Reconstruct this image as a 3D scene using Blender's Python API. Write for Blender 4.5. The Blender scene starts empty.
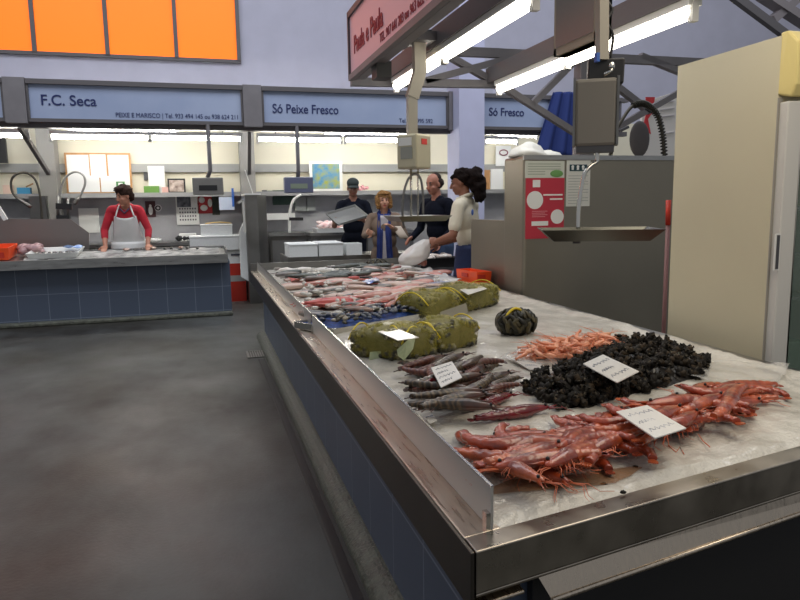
import bpy, bmesh, math, random
import numpy as np
from mathutils import Vector, Matrix, Euler, noise

random.seed(7)
PI = math.pi
scene = bpy.context.scene
COL = scene.collection

# ------------------------------------------------------------------ camera
F_PX, PITCH, ROLL, YAW, CAM_H = 675.2, math.radians(8.0235), math.radians(-0.906), math.radians(16.169), 1.4
fw = Vector((math.sin(YAW)*math.cos(PITCH), math.cos(YAW)*math.cos(PITCH), -math.sin(PITCH)))
r0 = Vector((math.cos(YAW), -math.sin(YAW), 0)); u0 = r0.cross(fw)
rt = math.cos(ROLL)*r0 + math.sin(ROLL)*u0; up = -math.sin(ROLL)*r0 + math.cos(ROLL)*u0
CAMP = Vector((0, 0, CAM_H))
cam_d = bpy.data.cameras.new('camera'); cam = bpy.data.objects.new('camera', cam_d); COL.objects.link(cam)
cam_d.sensor_width = 36; cam_d.lens = F_PX/800*36; cam_d.clip_start = .02
cam.matrix_world = Matrix(((rt.x, up.x, -fw.x, 0), (rt.y, up.y, -fw.y, 0), (rt.z, up.z, -fw.z, CAM_H), (0, 0, 0, 1)))
scene.camera = cam
def _ray(x, y): return fw*F_PX + rt*(x-400) - up*(y-300)
def Pz(x, y, z): d = _ray(x, y); return CAMP + d*((z-CAM_H)/d.z)
def Py(x, y, Y): d = _ray(x, y); return CAMP + d*(Y/d.y)
def Px(x, y, X): d = _ray(x, y); return CAMP + d*(X/d.x)

# ------------------------------------------------------------------ world, exposure
w = bpy.data.worlds.new('World'); scene.world = w; w.use_nodes = True
bg = w.node_tree.nodes['Background']; bg.inputs[0].default_value = (.92, .94, .99, 1); bg.inputs[1].default_value = .34
vs = scene.view_settings
vs.view_transform = 'Standard'; vs.look = 'None'; vs.gamma = 1; vs.exposure = 0.0
try: vs.use_curve_mapping = False
except Exception: pass
TUBE_NEAR, TUBE_BACK = 8.0, 32.0

def area(name, loc, rot, sx, sy, power, col):
    l = bpy.data.lights.new(name, 'AREA'); l.shape = 'RECTANGLE'; l.size = sx; l.size_y = sy; l.energy = power; l.color = col
    o = bpy.data.objects.new(name, l); COL.objects.link(o); o.location = loc; o.rotation_euler = rot
    return o
# added unseen fill for the hall's roof daylight, tilted to lighten the back wall
area('roof_fill', (1.5, 6.0, 7.6), (math.radians(28), 0, 0), 14, 3.5, 540, (.90, .93, 1))
# the stall's own rows of tubes go on over the ice towards the photographer
area('stall_light', (1.75, 1.2, 2.6), (0, 0, 0), 1.1, 2.2, 30, (1, .88, .70))

# ------------------------------------------------------------------ materials
def lin(c):
    return tuple(((v/255)/12.92 if v/255 <= .04045 else ((v/255+.055)/1.055)**2.4) for v in c)
_m = {}
def mat(name, rgb, rough=.5, metal=0, var=0, vscale=8, bump=0, bscale=60, emit=0, rgb2=None, trans=0, coat=0, stretch=None, alpha=1, sss=0, rvar=0, spec=None):
    if name in _m: return _m[name]
    m = bpy.data.materials.new(name); m.use_nodes = True; nt = m.node_tree; N = nt.nodes; L = nt.links
    b = N['Principled BSDF']; c = lin(rgb)
    b.inputs['Base Color'].default_value = (*c, 1); b.inputs['Roughness'].default_value = rough; b.inputs['Metallic'].default_value = metal
    if spec is not None: b.inputs['Specular IOR Level'].default_value = spec
    if trans: b.inputs['Transmission Weight'].default_value = trans
    if coat: b.inputs['Coat Weight'].default_value = coat; b.inputs['Coat Roughness'].default_value = .08
    if alpha < 1: b.inputs['Alpha'].default_value = alpha
    if sss:
        b.inputs['Subsurface Weight'].default_value = sss; b.inputs['Subsurface Radius'].default_value = (.01, .006, .004)
    if emit:
        b.inputs['Emission Color'].default_value = (*c, 1); b.inputs['Emission Strength'].default_value = emit
    if var or rgb2 or bump or rvar:
        tc = N.new('ShaderNodeTexCoord'); src = tc.outputs['Object']
        if stretch:
            mp = N.new('ShaderNodeMapping'); mp.inputs['Scale'].default_value = stretch; L.new(src, mp.inputs[0]); src = mp.outputs[0]
        if var or rgb2:
            n = N.new('ShaderNodeTexNoise'); n.inputs['Scale'].default_value = vscale; n.inputs['Detail'].default_value = 5; L.new(src, n.inputs['Vector'])
            r = N.new('ShaderNodeValToRGB'); r.color_ramp.elements[0].position = .35; r.color_ramp.elements[1].position = .65
            d = lin(rgb2) if rgb2 else tuple(max(0, v*(1-var)) for v in c)
            e = c if rgb2 else tuple(min(1, v*(1+var)) for v in c)
            r.color_ramp.elements[0].color = (*d, 1); r.color_ramp.elements[1].color = (*e, 1)
            L.new(n.outputs['Fac'], r.inputs[0]); L.new(r.outputs[0], b.inputs['Base Color'])
        if rvar:
            n3 = N.new('ShaderNodeTexNoise'); n3.inputs['Scale'].default_value = vscale; n3.inputs['Detail'].default_value = 4; L.new(src, n3.inputs['Vector'])
            mr = N.new('ShaderNodeMapRange'); mr.inputs[1].default_value = .3; mr.inputs[2].default_value = .7
            mr.inputs[3].default_value = max(0, rough-rvar); mr.inputs[4].default_value = min(1, rough+rvar)
            L.new(n3.outputs['Fac'], mr.inputs[0]); L.new(mr.outputs[0], b.inputs['Roughness'])
        if bump:
            n2 = N.new('ShaderNodeTexNoise'); n2.inputs['Scale'].default_value = bscale; n2.inputs['Detail'].default_value = 4; L.new(src, n2.inputs['Vector'])
            bp = N.new('ShaderNodeBump'); bp.inputs['Strength'].default_value = bump; bp.inputs['Distance'].default_value = .01
            L.new(n2.outputs['Fac'], bp.inputs['Height']); L.new(bp.outputs[0], b.inputs['Normal'])
    _m[name] = m; return m
def tile_mat():
    m = bpy.data.materials.new('blue_tile'); m.use_nodes = True; nt = m.node_tree; N = nt.nodes; L = nt.links; b = N['Principled BSDF']
    g = N.new('ShaderNodeNewGeometry'); s = N.new('ShaderNodeSeparateXYZ'); L.new(g.outputs['Position'], s.inputs[0])
    a = N.new('ShaderNodeMath'); a.operation = 'ADD'; L.new(s.outputs[0], a.inputs[0]); L.new(s.outputs[1], a.inputs[1])
    z = N.new('ShaderNodeMath'); z.operation = 'SUBTRACT'; L.new(s.outputs[2], z.inputs[0]); z.inputs[1].default_value = .065
    c = N.new('ShaderNodeCombineXYZ'); L.new(a.outputs[0], c.inputs[0]); L.new(z.outputs[0], c.inputs[1])
    t = N.new('ShaderNodeTexBrick'); t.offset = 0; t.inputs['Scale'].default_value = 1
    t.inputs['Brick Width'].default_value = .345; t.inputs['Row Height'].default_value = .315; t.inputs['Mortar Size'].default_value = .0035
    t.inputs['Color1'].default_value = (*lin((82, 92, 110)), 1); t.inputs['Color2'].default_value = (*lin((76, 86, 103)), 1); t.inputs['Mortar'].default_value = (*lin((120, 130, 145)), 1)
    L.new(c.outputs[0], t.inputs['Vector']); L.new(t.outputs['Color'], b.inputs['Base Color']); b.inputs['Roughness'].default_value = .38
    _m['blue_tile'] = m; return m
def stripe_mat(name, c1, c2, scale, axis='X', rough=.3, dist=3, coat=.3):
    m = bpy.data.materials.new(name); m.use_nodes = True; nt = m.node_tree; N = nt.nodes; L = nt.links; b = N['Principled BSDF']
    tc = N.new('ShaderNodeTexCoord'); t = N.new('ShaderNodeTexWave'); t.bands_direction = axis; t.inputs['Scale'].default_value = scale
    t.inputs['Distortion'].default_value = dist; t.inputs['Detail'].default_value = 3; t.inputs['Detail Scale'].default_value = 2
    r = N.new('ShaderNodeValToRGB'); r.color_ramp.elements[0].color = (*lin(c1), 1); r.color_ramp.elements[1].color = (*lin(c2), 1)
    L.new(tc.outputs['Object'], t.inputs['Vector']); L.new(t.outputs['Fac'], r.inputs[0]); L.new(r.outputs[0], b.inputs['Base Color'])
    b.inputs['Roughness'].default_value = rough; b.inputs['Coat Weight'].default_value = coat
    _m[name] = m; return m
def net_mat(name, rgb, scale, solid):
    """woven mesh: real holes between crossing strands"""
    m = bpy.data.materials.new(name); m.use_nodes = True; nt = m.node_tree; N = nt.nodes; L = nt.links; b = N['Principled BSDF']
    tc = N.new('ShaderNodeTexCoord'); outs = []
    for ax in ('DIAGONAL', 'X'):
        t = N.new('ShaderNodeTexWave'); t.bands_direction = ax; t.inputs['Scale'].default_value = scale; t.inputs['Distortion'].default_value = 1.5
        L.new(tc.outputs['Object'], t.inputs['Vector']); outs.append(t)
    mx = N.new('ShaderNodeMath'); mx.operation = 'MAXIMUM'; L.new(outs[0].outputs['Fac'], mx.inputs[0]); L.new(outs[1].outputs['Fac'], mx.inputs[1])
    gt = N.new('ShaderNodeMath'); gt.operation = 'GREATER_THAN'; gt.inputs[1].default_value = 1-solid; L.new(mx.outputs[0], gt.inputs[0])
    L.new(gt.outputs[0], b.inputs['Alpha']); b.inputs['Base Color'].default_value = (*lin(rgb), 1); b.inputs['Roughness'].default_value = .35
    _m[name] = m; return m

STEEL = mat('brushed_steel', (168, 168, 166), .36, 1, var=.12, vscale=6, rvar=.1, stretch=(1, 1, 6))
STEEL_D = mat('dull_steel', (128, 127, 124), .42, 1, var=.15, vscale=3, rvar=.08)
RIM = mat('rim_steel', (198, 186, 170), .32, 1, var=.1, vscale=30, rvar=.1, stretch=(3, .25, 1))
FRAME = mat('grey_frame_paint', (118, 115, 118), .5, 0, var=.08, vscale=4)
FRAME_D = mat('dark_frame_paint', (92, 89, 91), .5)
WALL = mat('lavender_wall_paint', (180, 180, 196), .8, 0, var=.03, vscale=3)
CREAM = mat('cream_cladding', (226, 219, 196), .55, 0, var=.03, vscale=2)
GREYWALL = mat('grey_backsplash', (160, 160, 164), .45, .0, var=.12, vscale=3)
TILE = tile_mat()
CONC = mat('kerb_concrete', (88, 90, 80), .5, 0, var=.35, vscale=22, bump=.8, bscale=70, rvar=.15)
WHITE = mat('white_plastic', (226, 226, 222), .45)
FOAM = mat('white_foam', (226, 228, 226), .8, 0, var=.03, vscale=60, bump=.25, bscale=180)
PAPER = mat('white_paper', (232, 232, 228), .6)
BLACK = mat('black_plastic', (26, 26, 28), .45)
DGREY = mat('dark_grey_plastic', (70, 70, 74), .5)
SCALEG = mat('scale_grey_casing', (118, 116, 112), .45, .2, var=.05)
INK = mat('navy_lettering', (28, 40, 92), .5)
INKP = mat('crimson_lettering', (150, 36, 60), .5)
INKD = mat('ink', (70, 72, 84), .7)
SIGN = mat('blue_sign_board', (164, 176, 202), .35, 0, rgb2=(148, 162, 192), vscale=1.2)
PINK = mat('pink_sign_board', (234, 190, 200), .4)
ORANGE = mat('orange_plastic', (238, 84, 36), .4)
RED = mat('red_plastic', (190, 50, 34), .45)
BLUEP = mat('blue_plastic', (48, 96, 180), .45)
TUBE_N = mat('lit_tube_near', (255, 248, 232), .4, emit=TUBE_NEAR)
TUBE_B = mat('lit_tube_back', (255, 252, 244), .4, emit=TUBE_BACK)
WOOD = mat('light_wood', (190, 140, 84), .5, 0, var=.15, vscale=12)
HOSE = mat('spring_hose', (88, 84, 76), .4, .7)
CHROME = mat('chrome', (205, 203, 196), .18, 1)
BEIGE = mat('beige_enamel', (206, 198, 170), .42, 0, var=.02, vscale=2)

# ------------------------------------------------------------------ mesh builder
def rotm(rx=0, ry=0, rz=0): return Euler((rx, ry, rz)).to_matrix()
class MB:
    def __init__(s): s.v = []; s.f = []; s.m = []; s.s = []
    def add(s, vs, fs, mi=0, sm=False):
        b = len(s.v); s.v += [Vector(p) for p in vs]
        for f in fs: s.f.append([i+b for i in f]); s.m.append(mi); s.s.append(sm)
        return s
    def box(s, c, d, R=None, mi=0, taper=1.0):
        x, y, z = d[0]/2, d[1]/2, d[2]/2; c = Vector(c)
        vs = [Vector((sx*x*(taper if sz > 0 else 1), sy*y*(taper if sz > 0 else 1), sz*z)) for sz in (-1, 1) for sx, sy in ((-1, -1), (1, -1), (1, 1), (-1, 1))]
        if R is not None: vs = [R @ p for p in vs]
        return s.add([p+c for p in vs], [(3, 2, 1, 0), (4, 5, 6, 7), (0, 1, 5, 4), (1, 2, 6, 5), (2, 3, 7, 6), (3, 0, 4, 7)], mi)
    def bb(s, x0, x1, y0, y1, z0, z1, mi=0): return s.box(((x0+x1)/2, (y0+y1)/2, (z0+z1)/2), (x1-x0, y1-y0, z1-z0), None, mi)
    def tray(s, c, d, t, R=None, mi=0, flare=1.0):
        """open box: c centre of its base, d outer size, t wall thickness"""
        x, y, h = d[0]/2, d[1]/2, d[2]; c = Vector(c); fl = flare
        o = [(-1, -1), (1, -1), (1, 1), (-1, 1)]
        ring = [[(a*x, b*y, 0) for a, b in o], [(a*x*fl, b*y*fl, h) for a, b in o], [(a*(x*fl-t), b*(y*fl-t), h) for a, b in o], [(a*(x-t), b*(y-t), t) for a, b in o]]
        vs = [Vector(p) for r in ring for p in r]
        if R is not None: vs = [R @ p for p in vs]
        fs = [(3, 2, 1, 0), (12, 13, 14, 15)]
        for k in range(3):
            for i in range(4): j = (i+1) % 4; fs.append((k*4+i, k*4+j, k*4+4+j, k*4+4+i))
        return s.add([p+c for p in vs], fs, mi)
    def bar(s, a, b, wd, hg, mi=0, upv=(0, 0, 1)):
        a = Vector(a); b = Vector(b); d = (b-a); l = d.length; d = d/l; u = Vector(upv)
        if abs(d.dot(u)) > .98: u = Vector((0, 1, 0))
        x = d.cross(u).normalized(); z = x.cross(d)
        R = Matrix((x, d, z)).transposed()
        return s.box((a+b)/2, (wd, l, hg), R, mi)
    def tube(s, pts, r, n=8, mi=0, flat=1.0, cap=True, upv=(0, 0, 1)):
        pts = [Vector(p) for p in pts]; rs = r if isinstance(r, (list, tuple)) else [r]*len(pts)
        vs = []; fs = []; px = None
        for i, p in enumerate(pts):
            d = (pts[min(i+1, len(pts)-1)]-pts[max(i-1, 0)]).normalized()
            if px is None:
                u = Vector(upv)
                if abs(d.dot(u)) > .95: u = Vector((0, 1, 0)) if abs(d.y) < .9 else Vector((1, 0, 0))
                px = d.cross(u).normalized()
            else: px = (px - d*px.dot(d)).normalized()
            pz = px.cross(d)
            for k in range(n):
                a = 2*PI*k/n; vs.append(p + px*math.cos(a)*rs[i] + pz*math.sin(a)*rs[i]*flat)
        for i in range(len(pts)-1):
            for k in range(n):
                j = (k+1) % n; fs.append((i*n+k, i*n+j, i*n+n+j, i*n+n+k))
        s.add(vs, fs, mi, True)
        if cap: s.add(vs[:n], [tuple(range(n-1, -1, -1))], mi); s.add(vs[-n:], [tuple(range(n))], mi)
        return s
    def ell(s, c, r, R=None, n=12, k=8, mi=0, nz=0, seed=0):
        c = Vector(c); vs = []; fs = []
        for i in range(k+1):
            t = PI*i/k
            for j in range(n):
                a = 2*PI*j/n; p = Vector((math.sin(t)*math.cos(a), math.sin(t)*math.sin(a), math.cos(t)))
                if nz: p = p*(1+nz*noise.noise(p*2.2+Vector((seed*7.1, seed*3.3, 0))))
                p = Vector((p.x*r[0], p.y*r[1], p.z*r[2]))
                if R is not None: p = R @ p
                vs.append(p+c)
        for i in range(k):
            for j in range(n):
                q = (j+1) % n; fs.append((i*n+j, i*n+n+j, i*n+n+q, i*n+q))
        return s.add(vs, fs, mi, True)
    def grid(s, fn, nu, nv, mi=0, sm=True, thick=0):
        vs = [Vector(fn(i/nu, j/nv)) for j in range(nv+1) for i in range(nu+1)]
        fs = [(j*(nu+1)+i, j*(nu+1)+i+1, (j+1)*(nu+1)+i+1, (j+1)*(nu+1)+i) for j in range(nv) for i in range(nu)]
        if not thick: return s.add(vs, fs, mi, sm)
        nrm = [Vector() for _ in vs]
        for f in fs:
            q = (vs[f[1]]-vs[f[0]]).cross(vs[f[3]]-vs[f[0]])
            for i in f: nrm[i] += q
        lo = [p-(q.normalized()*thick if q.length > 0 else q) for p, q in zip(vs, nrm)]; n = len(vs); W = nu+1
        bd = [i for i in range(nu)] ; per = [(i, i+1) for i in range(nu)] + [(j*W+nu, (j+1)*W+nu) for j in range(nv)] + [(nv*W+i+1, nv*W+i) for i in range(nu)] + [((j+1)*W, j*W) for j in range(nv)]
        return s.add(vs+lo, fs+[tuple(i+n for i in reversed(f)) for f in fs]+[(b, a, a+n, b+n) for a, b in per], mi, sm)
    def prism(s, pts, ext, mi=0):
        pts = [Vector(p) for p in pts]; e = Vector(ext); n = len(pts)
        fs = [tuple(range(n-1, -1, -1)), tuple(range(n, 2*n))]+[(i, (i+1) % n, n+(i+1) % n, n+i) for i in range(n)]
        return s.add(pts+[p+e for p in pts], fs, mi)
    def build(s, name, mats, parent=None, origin=None, bevel=0, fix=True):
        if not isinstance(mats, (list, tuple)): mats = [mats]
        if parent is not None:
            off = Vector((0, 0, 0)); q = parent
            while q is not None: off += Vector(q.location); q = q.parent
        elif origin is not None: off = Vector(origin)
        else:
            xs = [p.x for p in s.v]; ys = [p.y for p in s.v]; zs = [p.z for p in s.v]
            off = Vector(((min(xs)+max(xs))/2, (min(ys)+max(ys))/2, min(zs)))
        me = bpy.data.meshes.new(name); me.from_pydata([p-off for p in s.v], [], s.f)
        for m in mats: me.materials.append(m)
        me.polygons.foreach_set('material_index', s.m); me.polygons.foreach_set('use_smooth', s.s)
        if fix:
            bm = bmesh.new(); bm.from_mesh(me); bmesh.ops.remove_doubles(bm, verts=bm.verts, dist=1e-5); bmesh.ops.recalc_face_normals(bm, faces=bm.faces); bm.to_mesh(me); bm.free()
        o = bpy.data.objects.new(name, me); COL.objects.link(o)
        if parent is not None: o.parent = parent
        else: o.location = off
        if bevel:
            md = o.modifiers.new('bevel', 'BEVEL'); md.width = bevel; md.segments = 2; md.limit_method = 'ANGLE'
        return o
def tag(o, label, cat, group=None, kind=None):
    o['label'] = label; o['category'] = cat
    if group: o['group'] = group
    if kind: o['kind'] = kind
    return o
def thing(name, label, cat, loc, group=None):
    o = bpy.data.objects.new(name, None); o.empty_display_size = .05; COL.objects.link(o); o.location = loc
    return tag(o, label, cat, group)
def struct(o): o['kind'] = 'structure'; return o
def plab(o, label): o['label'] = label; return o
def dup(root, loc, rot, scale, label, group=None):
    r = root.copy(); COL.objects.link(r); r.location = loc; r.rotation_euler = rot; r.scale = (scale,)*3 if not isinstance(scale, tuple) else scale
    r['label'] = label
    if group: r['group'] = group
    for ch in list(root.children):
        c = ch.copy(); COL.objects.link(c); c.parent = r
        for g in list(ch.children): d = g.copy(); COL.objects.link(d); d.parent = c
    return r
def text(name, body, size, M, m, parent, depth=.002, sx=1.0, bold=0.0):
    """raised lettering; M maps text x,y,z to the place"""
    cu = bpy.data.curves.new(name, 'FONT'); cu.body = body; cu.size = size; cu.extrude = depth; cu.offset = bold
    t = bpy.data.objects.new(name, cu); COL.objects.link(t)
    dg = bpy.context.evaluated_depsgraph_get(); dg.update()
    me = bpy.data.meshes.new_from_object(t.evaluated_get(dg)); bpy.data.objects.remove(t)
    off = Vector((0, 0, 0)); q = parent
    while q is not None: off += Vector(q.location); q = q.parent
    me.transform(Matrix.Translation(-off) @ M @ Matrix.Diagonal((sx, 1, 1, 1))); me.materials.clear(); me.materials.append(m)
    o = bpy.data.objects.new(name, me); COL.objects.link(o); o.parent = parent
    return o
def frontM(p):   # text facing -Y at p
    return Matrix.Translation(Vector(p)) @ Matrix(((1, 0, 0, 0), (0, 0, -1, 0), (0, 1, 0, 0), (0, 0, 0, 1)))
def leftM(p):    # text facing -X, reading towards -Y
    return Matrix.Translation(Vector(p)) @ Matrix(((0, 0, -1, 0), (-1, 0, 0, 0), (0, 1, 0, 0), (0, 0, 0, 1)))

# ================================================================== SETTING
def floor_mat():
    m = bpy.data.materials.new('wet_floor_paint'); m.use_nodes = True; nt = m.node_tree; N = nt.nodes; L = nt.links; b = N['Principled BSDF']
    tc = N.new('ShaderNodeTexCoord')
    mp = N.new('ShaderNodeMapping'); mp.inputs['Scale'].default_value = (1.0, .55, 1); L.new(tc.outputs['Object'], mp.inputs[0])
    n = N.new('ShaderNodeTexNoise'); n.inputs['Scale'].default_value = 1.3; n.inputs['Detail'].default_value = 6; n.inputs['Roughness'].default_value = .6; L.new(mp.outputs[0], n.inputs['Vector'])
    r = N.new('ShaderNodeValToRGB'); r.color_ramp.elements[0].position = .36; r.color_ramp.elements[1].position = .66
    r.color_ramp.elements[0].color = (*lin((47, 44, 39)), 1); r.color_ramp.elements[1].color = (*lin((84, 86, 84)), 1)
    L.new(n.outputs['Fac'], r.inputs[0]); L.new(r.outputs[0], b.inputs['Base Color'])
    b.inputs['Specular IOR Level'].default_value = .32
    q = N.new('ShaderNodeMapRange'); q.inputs[1].default_value = .35; q.inputs[2].default_value = .65; q.inputs[3].default_value = .58; q.inputs[4].default_value = .34
    n2 = N.new('ShaderNodeTexNoise'); n2.inputs['Scale'].default_value = .9; n2.inputs['Detail'].default_value = 5; L.new(tc.outputs['Object'], n2.inputs['Vector'])
    L.new(n2.outputs['Fac'], q.inputs[0]); L.new(q.outputs[0], b.inputs['Roughness'])
    n3 = N.new('ShaderNodeTexNoise'); n3.inputs['Scale'].default_value = 55; n3.inputs['Detail'].default_value = 4; L.new(tc.outputs['Object'], n3.inputs['Vector'])
    bp = N.new('ShaderNodeBump'); bp.inputs['Strength'].default_value = .12; bp.inputs['Distance'].default_value = .01; L.new(n3.outputs['Fac'], bp.inputs['Height']); L.new(bp.outputs[0], b.inputs['Normal'])
    return m
struct(MB().bb(-9, 16, -4, 12, -.2, 0).build('floor', floor_mat()))
struct(MB().bb(-9, 16, 11.8, 12, 0, 8).build('wall_back', WALL))
struct(MB().bb(-9, 16, 11.72, 11.8, 0, 1.64).build('baseboard_back', GREYWALL))
cl = struct(MB().bb(-9, 9, 11.74, 11.8, 1.64, 2.9).build('trim_1', CREAM))
rl = struct(MB().bb(-9, 9, 11.66, 11.74, 1.98, 2.11).build('trim_2', mat('rail_grey', (150, 150, 146), .5)))
pl = struct(MB().bb(3.7, 4.1, 9.5, 10.0, 0, 8).build('pillar', mat('pillar_paint', (186, 188, 214), .75, 0, var=.03, vscale=4)))
# orange glazed window in the upper wall
wb = Py(241, 63.5, 11.78)
wx1, wz0 = wb.x, wb.z
wn = MB()
for x in (-8.4,): wn.bb(x, wx1, 11.74, 11.8, wz0, wz0+.05); wn.bb(x, wx1, 11.74, 11.8, wz0+1.6, wz0+1.65)
win = struct(wn.build('window_1', FRAME_D))
ORW = mat('orange_lit_film', (255, 118, 12), .5, emit=.75)
edges = [Py(px, 60, 11.78).x for px in (239, 177, 108.5, 36)]
stp = edges[2]-edges[3]
while edges[-1] > -8: edges.append(edges[-1]-stp)
for i in range(len(edges)-1):
    a, b = edges[i+1], edges[i]
    p = MB().bb(a+.03, b-.03, 11.765, 11.79, wz0+.04, wz0+1.6).build('pane', ORW, win)
    MB().bb(b-.03, b+.03, 11.72, 11.8, wz0+.04, wz0+1.6).build('mullion', FRAME_D, win)

# drain along the counter, grate, rounded kerb
dr = MB(); dr.bb(.435, .447, .3, 6.25, 0, .006); dr.bb(.485, .497, .3, 6.25, 0, .006)
ch = struct(dr.build('trim_3', mat('drain_frame', (58, 56, 53), .6))); MB().bb(.447, .485, .3, 6.25, .0004, .0022).build('channel', BLACK, ch)
g = MB(); g.bb(.35, .60, 6.33, 6.62, .0005, .003, 1)
for k in range(11): g.bb(.355+k*.0225, .367+k*.0225, 6.34, 6.61, .003, .009)
g.bb(.345, .605, 6.325, 6.34, 0, .009); g.bb(.345, .605, 6.61, 6.625, 0, .009); g.bb(.345, .357, 6.34, 6.61, 0, .009); g.bb(.593, .605, 6.34, 6.61, 0, .009)
tag(g.build('drain_grate', [STEEL_D, BLACK]), 'rusty metal floor drain grate at the end of the long drain channel', 'drain grate')
kb = MB()
prof = [(.505, 0)]+[(.505+.095*(1-math.cos(t)), .075*math.sin(t)) for t in [PI/2*k/6 for k in range(1, 7)]]+[(.62, .075), (.62, 0)]
kb.prism([(x, .9, z) for x, z in prof], (0, 6.45, 0))
for i in range(len(kb.s)): kb.s[i] = False
struct(kb.build('trim_4', CONC))
struct(MB().bb(-6, .33, 8.98, 9.2, 0, .05).build('trim_5', CONC, bevel=.015))

# roof truss high at the right
tr = MB()
a, b, c2, d2 = Py(728, -8, 9), Py(830, 68, 9), Py(770, 36, 9), Py(830, -18, 9)
tr.bar(a, b, .12, .10, upv=(0, 1, 0)); tr.bar(Py(752, -12, 9.1), Py(850, 52, 9.1), .12, .22, 1, upv=(0, 1, 0)); tr.bar(Py(772, 20, 9.1), Py(830, -30, 9.1), .12, .14, 1, upv=(0, 1, 0))
struct(tr.build('roof_truss', [FRAME_D, mat('truss_paint', (128, 122, 124), .5)]))

# ------------------------------------------------------------------ back stalls: canopy signs
bays = [(-5.0, -2.31), (-2.03, .62), (.90, 3.62), (3.9, 6.6)]
SY = 9.8
cb = MB(); cb.bb(-5.2, 6.8, 9.88, 10.0, 2.46, 2.53); cb.bb(-5.2, 6.8, 10.25, 10.35, 2.66, 2.72); cb.bb(-5.2, 6.8, 10.5, 10.6, 2.66, 2.72); cb.bb(-5.2, 6.8, 9.86, 9.98, 3.0, 3.06)
struct(cb.build('canopy_beam', FRAME_D))
slabels = ['plain blue stall sign cut off at the left edge of the photo', 'blue stall sign reading F.C. Seca above the red-jumpered fishmonger', 'blue stall sign reading Só Peixe Fresco', 'blue stall sign reading Só Fresco, partly behind the pillar']
for i, (x0, x1) in enumerate(bays):
    s = thing('stall_sign', slabels[i], 'sign', ((x0+x1)/2, SY, 2.54), 'shop signs of the back stalls')
    MB().bb(x0, x1, SY, SY+.03, 2.56, 3.0).build('sign_board', SIGN, s)
    f = MB(); f.bb(x0-.01, x1+.01, SY-.05, SY+.06, 2.99, 3.05); f.bb(x0-.01, x1+.01, SY-.03, SY+.05, 2.52, 2.565); f.bb(x0-.01, x0+.015, SY-.03, SY+.05, 2.56, 3.0); f.bb(x1-.015, x1+.01, SY-.03, SY+.05, 2.56, 3.0)
    f.build('frame', FRAME_D, s)
    if i == 1:
        text('lettering', 'F.C. Seca', .185, frontM((x0+.14, SY-.004, 2.735)), INK, s, .003, .97, .002)
        text('small_lettering', 'PEIXE E MARISCO | Tel. 933 494 145 ou 938 624 211', .085, frontM((x0+1.02, SY-.004, 2.60)), INK, s, .002, .84)
    if i == 2:
        text('lettering', 'Só Peixe Fresco', .175, frontM((x0+.13, SY-.004, 2.70)), INK, s, .003, .83, .002)
        text('small_lettering', 'Tel. 919 995 592', .085, frontM((x1-.75, SY-.004, 2.60)), INK, s, .002, .9)
    if i == 3:
        text('lettering', 'Só Fresco', .17, frontM((x0+.40, SY-.004, 2.73)), INK, s, .003, .87, .002)
plabels = ['grey canopy post panel left of the F.C. Seca sign', 'grey canopy post panel between the F.C. Seca and Só Peixe Fresco signs', 'grey canopy post panel hidden beside the white pillar']
for i, (x0, x1) in enumerate([(-2.295, -2.045), (.635, .885), (3.635, 3.69)]):
    p = thing('canopy_post', plabels[i], 'post', ((x0+x1)/2, 9.8, 0))
    MB().bb(x0, x1, SY-.06, SY+.05, 2.5, 3.06).build('cap_panel', FRAME, p)
    if i < 2:
        MB().bb(x0+.01, x1-.01, 11.3, 11.64, .0, 2.66).build('upright', mat('divider_grey', (138, 136, 132), .5), p)
        MB().bar(((x0+x1)/2-.04, 10.0, 2.5), ((x0+x1)/2+.02, 11.28, 1.95), .05, .07).build('brace', FRAME_D, p)

def tube_lamp(a, b, up_off, label, group, m, r=.02, hang=None):
    a = Vector(a); b = Vector(b); t = thing('fluorescent_lamp', label, 'lamp', (a+b)/2+Vector((0, 0, up_off)), group)
    d = (b-a).normalized(); u = Vector((0, 0, 1))
    MB().bar(a-d*.03+u*up_off, b+d*.03+u*up_off, .075, .05).build('housing', WHITE, t)
    tb = MB()
    tb.tube([a, b], r, 10); tb.build('tube', m, t)
    MB().bar(a-d*.035, a, .035, up_off*1.6+.02).build('end_socket', WHITE, t); MB().bar(b, b+d*.035, .035, up_off*1.6+.02).build('end_socket', WHITE, t)
    if hang:
        for q in (.2, .8): p = a.lerp(b, q); MB().bb(p.x-.008, p.x+.008, p.y-.008, p.y+.008, p.z+up_off+.02, hang).build('hanger', FRAME_D, t)
    return t
BT = [((0-30, 135), (27, 136), 10.3), ((52, 137), (148, 138), 10.3), ((70, 130.5), (176, 131.5), 10.55), ((152, 138), (240, 139), 10.3), ((259, 139.5), (340, 140.5), 10.3), ((325, 134.5), (406, 134.5), 10.55), ((346, 140), (412, 141), 10.3), ((498, 135.5), (536, 136), 10.55), ((486, 141.5), (516, 142), 10.3)]
BL = ['lit fluorescent tube cut off at the left edge of the photo', 'lit fluorescent tube lower left under the F.C. Seca sign', 'lit fluorescent tube in the upper row under the F.C. Seca sign', 'lit fluorescent tube lower right under the F.C. Seca sign', 'lit fluorescent tube lower left under the Só Peixe Fresco sign', 'lit fluorescent tube in the upper row under the Só Peixe Fresco sign', 'lit fluorescent tube lower right under the Só Peixe Fresco sign', 'lit fluorescent tube in the upper row under the Só Fresco sign', 'lit fluorescent tube in the lower row under the Só Fresco sign']
for (p, q, Y), lb in zip(BT, BL):
    a = Py(*p, Y); b = Py(*q, Y)
    a.z = b.z = (a.z+b.z)/2
    tube_lamp(a, b, .06, lb, 'tubes of the back stalls', TUBE_B, .026, 2.67)

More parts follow.
